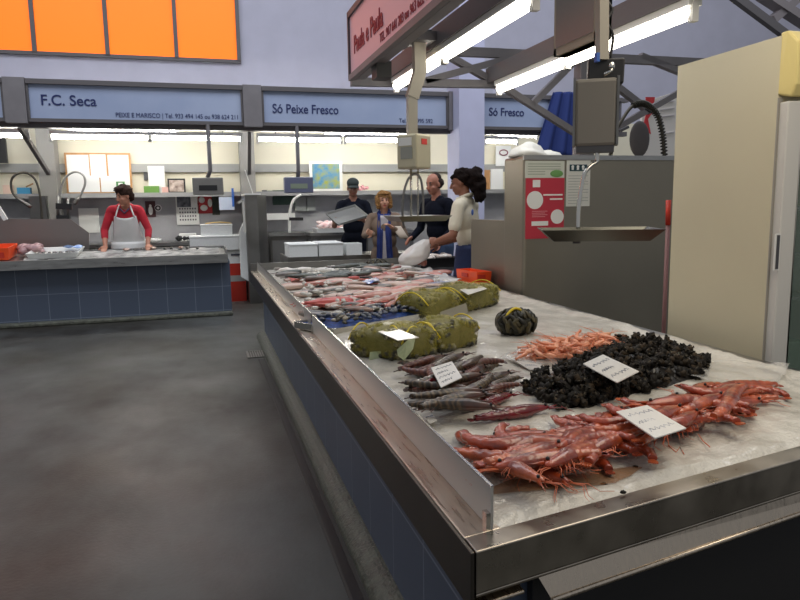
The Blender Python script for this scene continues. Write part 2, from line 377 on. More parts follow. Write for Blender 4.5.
# long shelf at the back
sh = MB(); sh.bb(-6, 9, 11.36, 11.7, 1.60, 1.64); sh.bb(-6, 9, 11.35, 11.37, 1.58, 1.65)
tag(sh.build('wall_shelf', mat('shelf_grey', (150, 150, 150), .45)), 'long grey shelf running along the back wall of the stalls', 'shelf')
SHZ = 1.64
def flat_box(name, px, Y, d, m, label, cat, group=None, tilt=0, zmin=None, extra=None, parent=None, bevel=0):
    """upright flat thing whose front fills the photo box px=(x0,y0,x1,y1) at depth Y"""
    a = Py(px[0], px[3], Y); b = Py(px[2], px[1], Y); z0 = a.z if zmin is None else zmin
    o = MB().bb(a.x, b.x, Y, Y+d, z0, max(b.z, z0+.02)).build(name, m, parent, bevel=bevel)
    if parent is None and label: tag(o, label, cat, group)
    return o, a.x, b.x, z0, b.z
# notice board with papers
nb, x0, x1, z0, z1 = flat_box('notice_board', (67, 153, 130, 190), 11.6, .03, WOOD, 'wood-framed notice board full of white papers over the red-jumpered fishmonger', 'notice board', zmin=SHZ)
k = 0
for (u0_, v0, u1, v1) in ((.03, .42, .36, .95), (.38, .40, .62, .96), (.65, .42, .97, .95), (.03, .05, .5, .45), (.52, .05, .97, .44)):
    MB().bb(x0+(x1-x0)*u0_, x0+(x1-x0)*u1, 11.588-.002*k, 11.6, z0+(z1-z0)*v0, z0+(z1-z0)*v1).build('paper', PAPER, nb); k += 1
flat_box('menu_card', (149, 166, 164, 190), 11.5, .015, PAPER, 'tall white card standing on the shelf right of the notice board', 'card', zmin=SHZ)
flat_box('photo_card', (144, 172, 149.5, 180), 11.70, .01, DGREY, 'small dark square picture on the wall left of the white card', 'picture')
flat_box('soap_box', (144, 186, 159, 191), 11.42, .06, mat('green_pack', (96, 140, 60), .5), 'small green pack lying before the tall white card', 'box', zmin=SHZ)
pf, x0, x1, z0, z1 = flat_box('picture_frame', (168, 178.5, 185, 191), 11.5, .02, BLACK, 'black-framed small picture standing on the shelf', 'picture frame', zmin=SHZ)
MB().bb(x0+.025, x1-.025, 11.493, 11.5, z0+.025, z1-.025).build('print', mat('frame_print', (206, 190, 178), .6, rgb2=(130, 110, 100), vscale=14), pf)
flat_box('sponge_pack', (162, 187, 168, 191), 11.44, .05, mat('pinkish_pack', (214, 170, 160), .6), 'small pinkish pack beside the black-framed picture', 'box', zmin=SHZ)
es, x0, x1, z0, z1 = flat_box('safety_sign', (116.5, 181.5, 124.5, 189), 11.5, .02, mat('sign_green', (70, 130, 70), .5), 'small green and white safety sign on the shelf above the fishmonger', 'sign', zmin=SHZ)
MB().bb(x0+.03, x1-.03, 11.492, 11.5, z0+.05, z1-.02).build('symbol', PAPER, es)
flat_box('tissue_pack', (3, 185, 12, 192), 11.5, .1, mat('pack_peach', (226, 196, 176), .6), 'pale packet with orange print at the left end of the shelf', 'packet', zmin=SHZ)
bx, x0, x1, z0, z1 = flat_box('tool_box', (17, 187.5, 30, 192), 11.48, .1, mat('teal_blue', (60, 140, 180), .5), 'small blue box with a brush on it on the left of the shelf', 'box', zmin=SHZ)
MB().tube([(x0+.12, 11.52, z1+.01), (x1+.04, 11.52, z1+.06)], .012, 6).build('brush', WOOD, bx)
flat_box('television', (-12, 138, 5, 163), 11.45, .06, BLACK, 'black screen hanging at the left edge of the back wall', 'screen')
# posters below the shelf
YB = 11.70
flat_box('wall_poster', (80, 208, 98, 233), YB, .015, PAPER, 'white paper sheet on the wall left of the red-jumpered fishmonger', 'poster')
dp, x0, x1, z0, z1 = flat_box('dark_poster', (146, 201, 155, 217), YB, .015, mat('maroon_print', (70, 36, 40), .6), 'dark maroon poster with a pale figure right of the fishmonger', 'poster')
MB().ell(((x0+x1)/2, YB-.004, (z0*.6+z1*.4)), (.035, .006, .07)).ell(((x0+x1)/2, YB-.004, (z0*.3+z1*.7)), (.02, .006, .025)).build('figure', PAPER, dp)
rs = Py(158, 208, YB)
st = MB().tube([(rs.x, YB, rs.z), (rs.x, YB+.015, rs.z)], .055, 20).build('round_sticker', PAPER); tag(st, 'round white sticker with a dark ring beside the maroon poster', 'sticker')
q = MB().tube([(rs.x, YB-.002, rs.z), (rs.x, YB, rs.z)], .042, 20).build('ring', BLACK, st); MB().tube([(rs.x, YB-.003, rs.z), (rs.x, YB-.002, rs.z)], .022, 16).build('dot', PAPER, q)
cd, x0, x1, z0, z1 = flat_box('wall_calendar', (177, 196, 198, 225), YB, .012, PAPER, 'white wall calendar with a dark picture on top', 'calendar')
MB().bb(x0+.02, x1-.12, YB-.003, YB, z0+(z1-z0)*.62, z1-.01).build('picture', mat('calendar_photo', (120, 124, 134), .6, rgb2=(36, 40, 48), vscale=12), cd)
mm = MB()
for i in range(4):
    for j in range(7): mm.bb(x0+.05+j*.04, x0+.07+j*.04, YB-.002, YB, z0+.07+i*.06, z0+.095+i*.06)
mm.build('dates', INKD, cd)
rp, x0, x1, z0, z1 = flat_box('red_poster', (198, 195, 212, 213.5), YB, .012, mat('poster_red', (186, 48, 52), .5), 'red poster with white discs behind the left hanging scale', 'poster')
MB().ell((x0+.07, YB-.002, z1-.08), (.05, .005, .05)).ell((x0+.10, YB-.002, z0+.09), (.06, .005, .05)).ell((x1-.04, YB-.002, z0+.17), (.035, .005, .07)).build('white_disc', PAPER, rp)
flat_box('cork_panel', (212.5, 194, 219, 215), YB, .012, mat('dark_olive', (62, 66, 58), .7), 'narrow dark olive panel between the red poster and the white sheet', 'panel')
bs, x0, x1, z0, z1 = flat_box('price_sheet', (219.5, 197, 234, 210), 11.33, .01, mat('bluish_paper', (196, 206, 226), .6), 'bluish white sheet with a blue edge hanging from the shelf', 'paper')
MB().bb(x1-.035, x1, 11.322, 11.33, z0+.05, z1+.14).build('blue_edge', BLUEP, bs)
# painting and books of the second stall
pt, x0, x1, z0, z1 = flat_box('seascape_painting', (310, 161, 342, 189), 11.5, .03, WHITE, 'white-framed painting in blue, green and yellow on the shelf', 'painting', zmin=SHZ)
pm = mat('painting_strokes', (60, 128, 176), .6, rgb2=(150, 156, 60), vscale=9)
MB().bb(x0+.05, x1-.05, 11.49, 11.5, z0+.05, z1-.05).build('canvas', pm, pt)
for i in range(3):
    p = Py(262+i*5, 190, 11.5)
    tag(MB().bb(p.x, p.x+.07, 11.42, 11.55, SHZ, SHZ+.035-.008*i).build('notebook', [DGREY, mat('bk2', (120, 128, 118), .6), mat('bk3', (90, 96, 92), .6)][i]), ['dark notebook lying left on the shelf beside the second stall post', 'grey-green notebook lying in the middle of three on the shelf', 'slate notebook lying rightmost of three on the shelf'][i], 'notebook', 'notebooks on the shelf')
fl = MB()
for i in range(14): p = Py(352+random.uniform(0, 18), 190, 11.5); fl.ell((p.x, 11.5+random.uniform(-.05, .05), SHZ+.03+random.uniform(0, .05)), (.035, .03, .03), None, 6, 4)
tag(fl.build('pink_flowers', mat('petal_pink', (232, 168, 172), .6)), 'low bunch of pale pink flowers on the shelf behind the capped man', 'flowers')
for i, (a, b2) in enumerate((((296, 198), (306, 213)), ((307.5, 198), (315, 213)))):
    flat_box('steel_container', (a[0], 197, b2[0], 211), 11.6, .1, mat('cont%d' % i, (150, 154, 152), .4), ['pale container left under the shelf of the second stall', 'pale container right under the shelf of the second stall'][i], 'container')
flat_box('green_board', (273, 190, 297, 205), 11.69, .02, mat('chalk_green', (60, 84, 74), .6), 'dark green board on the wall under the shelf of the second stall', 'board')
flat_box('paper_roll_box', (266, 213, 295, 220), 11.5, .12, WHITE, 'long white box on the wall above the second stall worktop', 'box')

# back worktops of the stalls
def worktop(x0, x1, z, label, y0=11.0):
    t = thing('back_worktop', label, 'worktop', ((x0+x1)/2, 11.35, 0))
    MB().bb(x0, x1, y0, 11.7, z-.05, z).build('top', STEEL, t)
    MB().bb(x0+.03, x1-.03, y0+.08, 11.7, .1, z-.05).build('cabinet_body', STEEL_D, t)
    d = MB(); n = max(1, int((x1-x0)/.7))
    for i in range(n): d.bb(x0+.06+i*(x1-x0-.1)/n, x0+(i+1)*(x1-x0-.1)/n, y0+.065, y0+.08, .14, z-.12)
    d.build('door', mat('pale_steel', (150, 150, 150), .35, .8), t)
worktop(-2.02, .15, .88, 'steel worktop behind the red-jumpered fishmonger')
worktop(-5, -2.32, .88, 'steel worktop behind the big steel sink at the left')
worktop(1.02, 3.5, .98, 'steel worktop along the back wall of the second stall')
worktop(4.2, 7, .98, 'steel worktop along the back wall of the third stall')
bb_ = MB()
for i in range(5): bb_.ell((Py(180+i*2.6, 235, 11.3).x, 11.3+.03*(i % 2), .93), (.07, .08, .05), None, 10, 7, nz=.4, seed=i)
tag(bb_.build('black_cloth', BLACK), 'crumpled black cloth on the worktop under the wall calendar', 'cloth')
bb_ = MB()
for i in range(4): bb_.ell((Py(148+i*3, 235, 11.2).x, 11.2+.03*(i % 2), .915), (.06, .06, .034), None, 9, 6, nz=.4, seed=i+9)
tag(bb_.build('white_cloth', WHITE), 'crumpled white cloth on the worktop just right of the red-jumpered fishmonger', 'cloth')
bb_ = MB(); p = Py(192, 233, 11.25); bb_.bb(p.x-.2, p.x+.06, 11.25, 11.5, .882, 1.0); tag(bb_.build('white_bin', WHITE, bevel=.01), 'white plastic bin on the worktop behind the black cloth', 'bin')
# goose-neck hoses with springs over the left sink
def hose(pts, r, label, nm='spray_hose'):
    P = [Vector(p) for p in pts]; out = []
    for i in range(len(P)-1):
        p0, p1, p2, p3 = P[max(i-1, 0)], P[i], P[i+1], P[min(i+2, len(P)-1)]
        for k in range(6):
            t = k/6; out.append(.5*((2*p1)+(p2-p0)*t+(2*p0-5*p1+4*p2-p3)*t*t+(3*p1-p0-3*p2+p3)*t**3))
    out.append(P[-1]); return out
for i, pts in enumerate((((43, 255), (41, 205), (36, 181), (25, 172.5), (14, 176), (11, 185), (15, 196), (31, 207)), ((62, 250), (60, 200), (64, 180), (74, 172), (83, 175), (85, 184), (80, 196), (74, 204)))):
    Y = 10.6
    t = thing('spray_hose', ['arched spring hose over the left steel sink', 'arched pale hose right of the left steel sink post'][i], 'hose', Py(*pts[0], Y))
    c = hose([Py(x, y, Y) for x, y in pts], .02, '')
    MB().tube(c, .016, 7).build('hose', HOSE if i == 0 else mat('pale_hose', (150, 150, 146), .4, .5), t)
    sp = MB().tube(c[-6:], [.016, .022, .026, .026, .03, .03], 7); sp.build('spray_head', STEEL_D, t)
# left steel sink with splash back and post
sk = thing('steel_sink', 'big steel sink with sloping splash back left of the fishmonger', 'sink', (-2.4, 10.5, 0))
m = MB(); pts = [(Py(x, y, 10.35)) for x, y in ((-60, 256), (89, 256), (89, 233), (70, 219), (-60, 219))]
m.prism(pts, (0, .03, 0)); m.build('splash_back', mat('sink_steel', (150, 142, 138), .4, .9), sk)
m = MB(); a = Py(-60, 256, 10.35); b = Py(89, 256, 10.35); m.bb(a.x, b.x, 10.38, 10.95, 0, .80); m.build('basin', STEEL_D, sk)
a = Py(27, 200, 10.5); b = Py(44, 200, 10.5); MB().bb(a.x, b.x, 10.6, 10.75, .8, 1.6).build('post', STEEL_D, sk)
bw = MB(); p = Py(-2, 218, 10.2); bw.bar(Py(-4, 204, 10.2), Py(6, 220, 10.2), .05, .07, upv=(0, 1, 0)); tag(bw.build('white_tap', WHITE), 'white handle leaning over the steel sink at the left edge', 'handle')
fs = thing('faucet', 'dark steel tap group standing right of the sink post', 'faucet', Py(62, 219, 10.45))
MB().tube([Py(58, 219, 10.45), Py(58, 196, 10.45)], .02, 8).tube([Py(68, 219, 10.45), Py(68, 198, 10.45)], .018, 8).build('riser', STEEL_D, fs)
MB().bar(Py(56, 206, 10.45), Py(72, 207, 10.45), .06, .08).bar(Py(57, 217, 10.45), Py(70, 217, 10.45), .1, .05).build('mixer', BLACK, fs)

# ------------------------------------------------------------------ left (back) fish counter
lc = thing('fish_counter', 'long blue-tiled fish counter under the F.C. Seca sign', 'counter', (-2.3, 9.4, 0))
MB().bb(-5, .325, 9.1, 9.75, .05, .71).build('tiled_front', TILE, lc)
m = MB(); m.bb(-5.02, .30, 8.95, 9.0, .70, .81); m.bb(-5.02, .30, 9.0, 9.12, .70, .725); m.build('front_trim', STEEL, lc)
m = MB(); m.prism([(-5.02, 9.0, .775), (-5.02, 9.85, .845), (-5.02, 9.85, .81), (-5.02, 9.0, .735)], (5.30, 0, 0)); m.bb(-5.02, .28, 9.85, 9.90, .6, .87); m.bb(.28, .30, 9.0, 9.9, .73, .865); m.build('sloping_bed', STEEL, lc)
ICE_S = mat('crushed_ice_far', (192, 192, 188), .35, 0, var=.0, rgb2=(104, 104, 104), vscale=7, bump=.6, bscale=70)
def bedz(y): return .780+(y-9.0)*.082
ic = MB().grid(lambda u, v: (-2.1+u*2.3, 9.02+v*.74, bedz(9.02+v*.74)+.012+.02*noise.noise(Vector((u*14, v*6, 0)))+.012*math.sin(PI*v)), 60, 16)
tag(ic.build('crushed_ice', ICE_S), 'crushed ice spread over the far tiled counter before the fishmonger', 'ice', kind='stuff')
# small fish lying on that ice
def fish_mesh(name, mats, L=.3, H=.075, W=.05, tail=True):
    """fish lying on its side; x along the body, head at -x; mats: body, belly, fin"""
    m = MB(); n = 12; vs = []; fs = []; N = 10
    prof = []
    for i in range(n+1):
        t = i/n; h = H*.5*(math.sin(PI*min(1, t*.98+.02)**.72))**.8*(1-.25*t)+.006*(1-t); h = max(h, H*.11 if t > .5 else .004)
        prof.append((-L*.5+L*.82*t, h))
    for x, h in prof:
        for k in range(N):
            a = 2*PI*k/N; vs.append((x, h*math.cos(a), W*.5*(h/(H*.5))**.8*(math.sin(a))+W*.5))
    for i in range(n):
        for k in range(N): j = (k+1) % N; fs.append((i*N+k, i*N+j, i*N+N+j, i*N+N+k))
    b = len(m.v); m.add(vs, fs, 0, True)
    for fi, f in enumerate(m.f): m.m[fi] = 1 if sum(m.v[q].y for q in f) < -.12*H*4 else 0
    m.add(vs[:N], [tuple(range(N))], 0); m.add(vs[-N:], [tuple(range(N))], 0)
    o = m.build(name, mats, None, origin=(0, 0, 0))
    f = MB(); xe = L*.30
    f.prism([(xe, -H*.1, W*.45), (L*.5, -H*.42, W*.35), (L*.44, 0, W*.4), (L*.5, H*.42, W*.35), (xe, H*.1, W*.45)], (0, 0, .004))
    f.build('tail_fin', mats[2], o)
    f = MB(); f.prism([(-L*.15, H*.40, W*.48), (0, H*.62, W*.42), (L*.16, H*.36, W*.45), (L*.1, H*.25, W*.48), (-L*.1, H*.36, W*.5)], (0, 0, .004)); f.build('dorsal_fin', mats[2], o)
    e = MB(); e.ell((-L*.40, H*.10, W*.78), (.007*L/.3, .007*L/.3, .006), None, 8, 6); e.build('eye', BLACK, o)
    return o
PINKF = mat('pink_fish_skin', (190, 112, 100), .3, 0, rgb2=(204, 160, 146), vscale=14, coat=.4)
PALEF = mat('pale_fish_belly', (206, 180, 166), .3, coat=.4)
REDF = mat('red_fish_skin', (186, 66, 60), .3, 0, rgb2=(210, 110, 100), vscale=16, coat=.4)
FINR = mat('reddish_fin', (190, 100, 90), .45)
GREYF = mat('silver_fish_skin', (140, 132, 122), .28, .25, rgb2=(110, 106, 104), vscale=12, coat=.4)
DARKF = mat('dark_fish_skin', (58, 62, 58), .3, .1, rgb2=(92, 98, 90), vscale=18, coat=.4)
FING = mat('grey_fin', (112, 106, 102), .5)
BRNF = mat('brown_fish_skin', (150, 120, 100), .35, 0, rgb2=(120, 92, 78), vscale=14, coat=.3)
P_PINK = fish_mesh('pink_fish', [PINKF, PALEF, FINR], .42, .12, .06)
P_RED = fish_mesh('red_fish', [REDF, PINKF, FINR], .36, .10, .06)
P_GREY = fish_mesh('silver_fish', [GREYF, PALEF, FING], .40, .09, .05)
P_DARK = fish_mesh('dark_fish', [DARKF, GREYF, FING], .34, .075, .05)
P_BRN = fish_mesh('brown_fish', [BRNF, PALEF, FING], .44, .12, .06)
_used = set()
def place(proto, loc, rot, scale, label, cat, group=None):
    if proto.name not in _used:
        _used.add(proto.name); o = proto; o.location = loc; o.rotation_euler = rot; o.scale = (scale,)*3
        tag(o, label, cat, group); return o
    o = dup(proto, loc, rot, scale, label, group); o['category'] = cat
    return o
rr = random.Random(3)
for i in range(9):
    x = -.95+i*.11+rr.uniform(-.03, .03); y = rr.uniform(9.62, 9.74)
    place(P_DARK if i % 3 else P_BRN, (x, y, bedz(y)+.018), (.08, 0, rr.uniform(-.4, .4)+1.4), .62, 'small dark fish in the row lying on the far ice under the fishmonger\'s hands' if i % 3 else 'small brown fish in the row lying on the far ice under the fishmonger\'s hands', 'fish', 'small fish before the fishmonger')
# foam tray, orange crate, pink lump on the left counter
def foam_box(x0, x1, y0, y1, z0, z1, label, group=None, lid=False, m=FOAM, name='foam_box'):
    t = thing(name, label, 'box', ((x0+x1)/2, (y0+y1)/2, z0), group)
    MB().tray(((x0+x1)/2, (y0+y1)/2, z0), (x1-x0, y1-y0, (z1-z0)*(.86 if lid else 1)), .025).build('body', m, t)
    if lid: MB().bb(x0-.006, x1+.006, y0-.006, y1+.006, z0+(z1-z0)*.86, z1).build('lid', m, t, bevel=.008)
    return t
RS = Matrix.Rotation(math.atan(.082), 3, 'X')
ft = thing('fish_tray', 'tilted white tray of dark fish on the far counter left of the fishmonger', 'tray', (-1.78, 9.4, bedz(9.4)+.02))
MB().tray((-1.78, 9.4, bedz(9.4)+.022), (.52, .5, .07), .012, RS, 0, 1.12).build('tray', WHITE, ft)
for i in range(7): place(P_DARK, (-1.98+i*.065, 9.40+.02*(i % 2), bedz(9.4)+.05), (.08, 0, 1.35+.12*(i % 3)), .55, 'dark little fish lying in the tilted white tray on the far counter', 'fish', 'dark fish in the white tray')
tag(MB().grid(lambda u, v: (-1.72+u*.22, 9.52+v*.10, bedz(9.5)+.115+.02*math.sin(u*6)*math.cos(v*5)), 8, 6, thick=.006).build('plastic_bag', mat('blue_film', (140, 170, 220), .3)), 'crumpled pale blue plastic bag on the back of the tilted white tray', 'bag')
oc = thing('orange_crate', 'bright orange plastic crate on the far counter at the left edge of the photo', 'crate', (-2.55, 9.45, bedz(9.4)))
MB().tray((-2.55, 9.45, bedz(9.4)+.012), (.52, .42, .15), .015, RS, 0, 1.08).build('body', ORANGE, oc)
m = MB()
for i in range(5): m.box((-2.75+i*.1, 9.222, bedz(9.23)+.07), (.05, .01, .07), RS)
m.build('slot_panel', RED, oc)
pk = MB()
for i in range(9): pk.ell((-2.12+rr.uniform(-.1, .1), 9.5+rr.uniform(-.1, .12), bedz(9.5)+.05+rr.uniform(0, .07)), (.09, .08, .05), rotm(0, 0, rr.uniform(0, 3)), 8, 6, nz=.3, seed=i)
tag(pk.build('fish_pieces', mat('mauve_flesh', (196, 160, 160), .4, rgb2=(150, 116, 120), vscale=12)), 'heap of pinkish grey fish pieces beside the orange crate', 'fish pieces', kind='stuff')

# stacked crates and foam boxes right of that counter
def pxbox(px, Y, d, label, kind='foam', lid=False, m=FOAM, group=None, name=None, zb=None):
    a = Py(px[0], px[3], Y); b = Py(px[2], px[1], Y); z0 = a.z if zb is None else zb
    return foam_box(a.x, b.x, Y, Y+d, z0, b.z, label, group, lid, m, name or 'foam_box'), b.z
_, zt = pxbox((231, 281, 246, 293), 10.35, .4, 'orange-red plastic crate on the floor under the foam boxes at the counter end', m=RED, name='plastic_crate', zb=0.0)
_, zt = pxbox((228, 275, 245, 281), 10.35, .4, 'grey-white box between the two red crates at the counter end', m=mat('grey_crate', (170, 170, 166), .5), name='plastic_crate', zb=zt)
_, zt = pxbox((230, 263, 246, 276), 10.35, .4, 'red plastic crate, upper of the two beside the counter end', m=RED, name='plastic_crate', zb=zt)
_, zt = pxbox((213, 249, 244, 263), 10.35, .4, 'white foam box with a printed side right under the widest foam box', lid=True, zb=zt)
m = MB(); p = Py(231, 255, 10.34); m.bb(p.x, p.x+.16, 10.338, 10.344, p.z-.01, p.z+.015); o = m.build('print', INKD, bpy.data.objects[_.name])
_, zt = pxbox((190, 235, 244.5, 249), 10.30, .45, 'widest white foam box beside the end of the far counter', lid=True, zb=zt)
_, zt = pxbox((201, 224, 232, 236), 10.35, .35, 'topmost white foam box of the stack at the end of the far counter', lid=True, zb=zt)
yt = Py(205, 222, 10.5); m = MB().grid(lambda u, v: (yt.x+u*.38, 10.40+v*.22, zt+.012+.02*math.sin(u*3.1)), 8, 4, thick=.008)
tag(m.build('yellow_cloth', mat('mustard_cloth', (206, 172, 84), .8)), 'mustard yellow cloth lying on the topmost foam box', 'cloth')
a = Py(236, 282, 10.0); b = Py(252, 222, 10.0)
lf = MB(); q = [Py(241, 277, 10.1), Py(251, 283, 10.1), Py(255, 240, 10.25), Py(243, 222, 10.25), Py(239, 232, 10.2)]
lf.prism(q, (.0, .05, 0)); tag(lf.build('foam_sheet', FOAM, bevel=.006), 'white foam panel standing upright against the foam box stack', 'foam panel')
# steel tower between the stalls
tw = thing('steel_cabinet', 'narrow tall steel cabinet between the foam boxes and the second stall', 'cabinet', Vector((.8, 10.4, 0)))
A = Py(245, 195, 10.0); B = Py(257, 195, 10.0); C = Py(266, 196, 10.35)
MB().prism([(A.x, 10.0, 0), (B.x, 10.0, 0), (C.x, 10.35, 0), (C.x, 10.8, 0), (A.x, 10.8, 0)], (0, 0, A.z)).build('body', STEEL_D, tw)
MB().bb(A.x-.01, B.x+.05, 9.97, 10.85, A.z, A.z+.02).build('top', WHITE, tw)
MB().bar(Py(243, 200, 9.95), Py(245, 232, 9.95), .03, .03, upv=(0, 1, 0)).bar(Py(238, 203, 9.95), Py(243, 200, 9.95), .03, .03, upv=(0, 1, 0)).build('pipe', mat('pale_pipe', (186, 184, 176), .4), tw)
MB().bar(Py(245, 170, 9.9), Py(253, 194, 9.9), .012, .012, upv=(0, 1, 0)).build('cable', WHITE, tw)
# desk lamp style tap, pink fish tray and table with foam boxes
gl = thing('water_tap', 'white curved tap standing on the worktop of the second stall', 'tap', Vector((Py(290, 220, 11.05).x, 11.05, .98)))
gx = Vector((Py(289, 222, 11.05).x, 11.05, .98)); MB().tube(hose([gx]+[Py(x, y, 11.05) for x, y in ((290, 212), (293, 201), (297, 197), (301, 194.5))], 0, ''), .022, 8).build('spout', WHITE, gl)
MB().bar(Py(289, 219, 11.05), Py(303, 219, 11.05), .05, .05).build('handle', BLACK, gl)
tf = Py(334, 231, 9.6)
ty = thing('fish_tray', 'white tray heaped with pale pink fish left of the capped man', 'tray', (tf.x, 9.8, tf.z-.02))
MB().tray((tf.x, 9.8, tf.z-.02), (.46, .4, .06), .012, None, 0, 1.1).build('tray', WHITE, ty)
ph = MB()
for i in range(16): ph.ell((tf.x+rr.uniform(-.15, .15), 9.8+rr.uniform(-.12, .12), tf.z+.05+rr.uniform(0, .08)), (.09, .05, .03), rotm(rr.uniform(-.3, .3), rr.uniform(-.4, .4), rr.uniform(0, 3)), 8, 5, nz=.3, seed=i)
tag(ph.build('pink_fish_heap', mat('pale_pink_flesh', (226, 176, 172), .4, rgb2=(236, 220, 214), vscale=14)), 'heap of pale pink fish pieces in the white tray left of the capped man', 'fish', kind='stuff')
tl = thing('tray_stand', 'low steel stand carrying the tray of pale pink fish', 'stand', (tf.x, 9.8, 0))
MB().bb(tf.x-.35, tf.x+.3, 9.55, 10.1, tf.z-.06, tf.z-.02).build('top', STEEL, tl)
for dx in (-.32, .27):
    for dy in (9.58, 10.07): MB().bb(tf.x+dx-.015, tf.x+dx+.015, dy-.015, dy+.015, 0, tf.z-.06).build('leg', STEEL_D, tl)
for i, x in enumerate((266, 280)): pass
ft2 = thing('steel_table', 'steel table carrying the foam boxes beyond the far end of the ice bed', 'table', (1.42, 8.5, 0))
m = MB(); m.bb(.98, 2.62, 8.1, 8.9, .745, .785); m.bb(.98, 2.62, 8.08, 8.1, .64, .80); m.bb(.96, .98, 8.08, 8.9, .64, .80); m.build('top', STEEL_D, ft2)
for x in (1.02, 2.58):
    for y in (8.14, 8.86): MB().bb(x-.02, x+.02, y-.02, y+.02, 0, .745).build('leg', STEEL_D, ft2)
foam_box(1.0, 1.34, 8.2, 8.7, .785, .95, 'left white foam box on the steel table beyond the ice bed', lid=True)
foam_box(1.36, 1.66, 8.22, 8.7, .785, .955, 'right white foam box on the steel table beyond the ice bed', lid=True)
foam_box(1.72, 1.92, 8.3, 8.55, .785, .93, 'small white foam box on the steel table before the capped man', lid=False)

# hanging scales over the back stalls
def back_scale(px, ptop, Y, label, screen):
    a = Py(px[0], px[3], Y); b = Py(px[2], px[1], Y); cx = (a.x+b.x)/2; tp = Py(ptop[0], ptop[1], Y)
    t = thing('hanging_scale', label, 'scale', (cx, Y, a.z))
    MB().bb(a.x, b.x, Y, Y+.14, a.z, b.z).build('display_box', SCALEG if not screen else mat('scale_blue_casing', (92, 96, 120), .45), t, bevel=.012)
    MB().bb(cx-.12, cx+.12, Y-.006, Y+.01, a.z+.06, a.z+.13).build('screen', mat('lcd', (120, 132, 116), .3) if screen else BLACK, t)
    MB().tube([(cx, Y+.07, b.z), (tp.x, Y+.07, b.z+.1), (tp.x, Y+.07, max(tp.z, 2.525))], .028, 8).build('pole', FRAME_D, t)
    return t
back_scale((193, 177.5, 223, 195), (208, 128), 9.72, 'grey hanging scale box under the right half of the F.C. Seca sign', False)
back_scale((285, 177, 313, 193), (297.5, 128), 9.72, 'bluish hanging scale box left of the painting', True)

# ------------------------------------------------------------------ overhead frame of the near stall
fr = thing('stall_gantry', 'grey steel overhead frame and post of the near stall', 'frame', (3.22, 5.3, 0))
def fb(a, b, wd, hg, Y=5.3): return MB().bar(Py(*a, Y), Py(*b, Y), hg, wd, upv=(0, 1, 0))
m = MB(); m.bar(Py(351, 82, 5.3), Py(502, 84.5, 5.3), .06, .06); m.build('bottom_chord', FRAME, fr)
m = MB(); m.bar(Py(403, 49, 5.3), Py(725, 64, 5.3), .06, .07); m.build('top_chord', FRAME, fr)
for a, b in (((445, 54), (497, 84)), ((425, 81), (530, 53)), ((640, 56), (690, 76)), ((500, 85), (580, 136)), ((531, 105), (576, 60)), ((616, 128), (694, 84)), ((616, 86), (650, 112)), ((386, 50), (386, 82))):
    fb(a, b, .06, .05).build('brace', FRAME, fr)
MB().bb(3.15, 3.29, 5.25, 5.37, 0, 2.62).build('post', FRAME, fr)
for X, y1 in ((1.5, 5.3), (2.35, 5.3)):
    MB().bb(X-.05, X+.05, -1.2, y1, 2.37, 2.49).build('long_beam', FRAME_D, fr)
# lamps over the ice
NL = [((397, 87), (443, 55), 1.5, 'lit lamp over the ice bed, far one of the left row'), ((446, 53), (533, 1.5), 1.5, 'lit lamp over the ice bed, near one of the left row'), ((500, 89.5), (566, 61.5), 2.35, 'lit lamp over the ice bed, far one of the right row'), ((569, 60), (691, 11.5), 2.35, 'lit lamp over the ice bed, near one of the right row')]
for a, b, X, lb in NL:
    p = Px(*a, X); q = Px(*b, X); p.z = q.z = 2.31
    tube_lamp(p, q, .05, lb, 'lamps over the ice bed', TUBE_N, .034)
# pink sign
ps = thing('stall_sign', 'pink stall sign reading Paula e Paula', 'sign', (1.12, 3.6, 2.31))
y0, y1 = 1.6, 4.98
MB().bb(1.10, 1.115, y0, y1, 2.34, 2.74).build('sign_board', PINK, ps); MB().bb(1.116, 1.13, y0, y1, 2.34, 2.74).build('back_panel', FRAME, ps)
m = MB(); m.bb(1.085, 1.15, y0, y1+.02, 2.735, 2.775); m.bb(1.085, 1.15, y1, y1+.025, 2.31, 2.775); m.build('frame', FRAME_D, ps)
m = MB(); m.bb(1.085, 1.12, y0, y1+.02, 2.30, 2.34); m.bb(1.135, 1.20, y0, y1, 2.31, 2.35); m.build('bottom_rail', FRAME, ps)
text('lettering', 'Paula e Paula', .17, leftM((1.097, y1-.13, 2.46)), INKP, ps, .002, .9, .002)
text('small_lettering', 'TEL. 917 641 283 ou 963 622 627', .075, leftM((1.097, y1-.84, 2.375)), INKP, ps, .0015, .95)
fx = MB(); p = Px(377, 71, 1.16); fx.bb(1.14, 1.24, p.y-.07, p.y+.07, p.z-.05, p.z+.05); tag(fx.build('spotlight', BLACK), 'small black spotlight box under the pink sign', 'spotlight')

# left hanging scale
SYL = 4.2
pL = lambda x, y: Py(x, y, SYL)
hs = thing('hanging_scale', 'hanging scale with a beige box and red label, left of the bald man', 'scale', pL(416, 222))
POLE = mat('beige_pole', (166, 160, 146), .45)
MB().bar(pL(418.5, 42), pL(419.5, 74), .075, .06, upv=(0, 1, 0)).bar(pL(419.5, 72), pL(412, 98), .075, .06, upv=(0, 1, 0)).bar(pL(412, 96), pL(412, 138), .06, .05, upv=(0, 1, 0)).build('pole', POLE, hs)
m = MB(); a = pL(411, 34); b = pL(446, 45); m.bb(a.x, b.x, 4.1, 4.3, b.z, a.z); m.build('bracket', FRAME_D, hs)
MB().tube(hose([pL(418, 35), pL(425, 31), pL(436, 31), pL(446, 34)], 0, ''), .006, 6).build('cable', BLACK, hs)
c = pL(414, 152); RB = rotm(0, 0, math.radians(38))
MB().box(c, (.165, .155, .215), RB, 0).build('display_box', mat('scale_beige', (196, 188, 160), .35, .3), hs, bevel=.012)
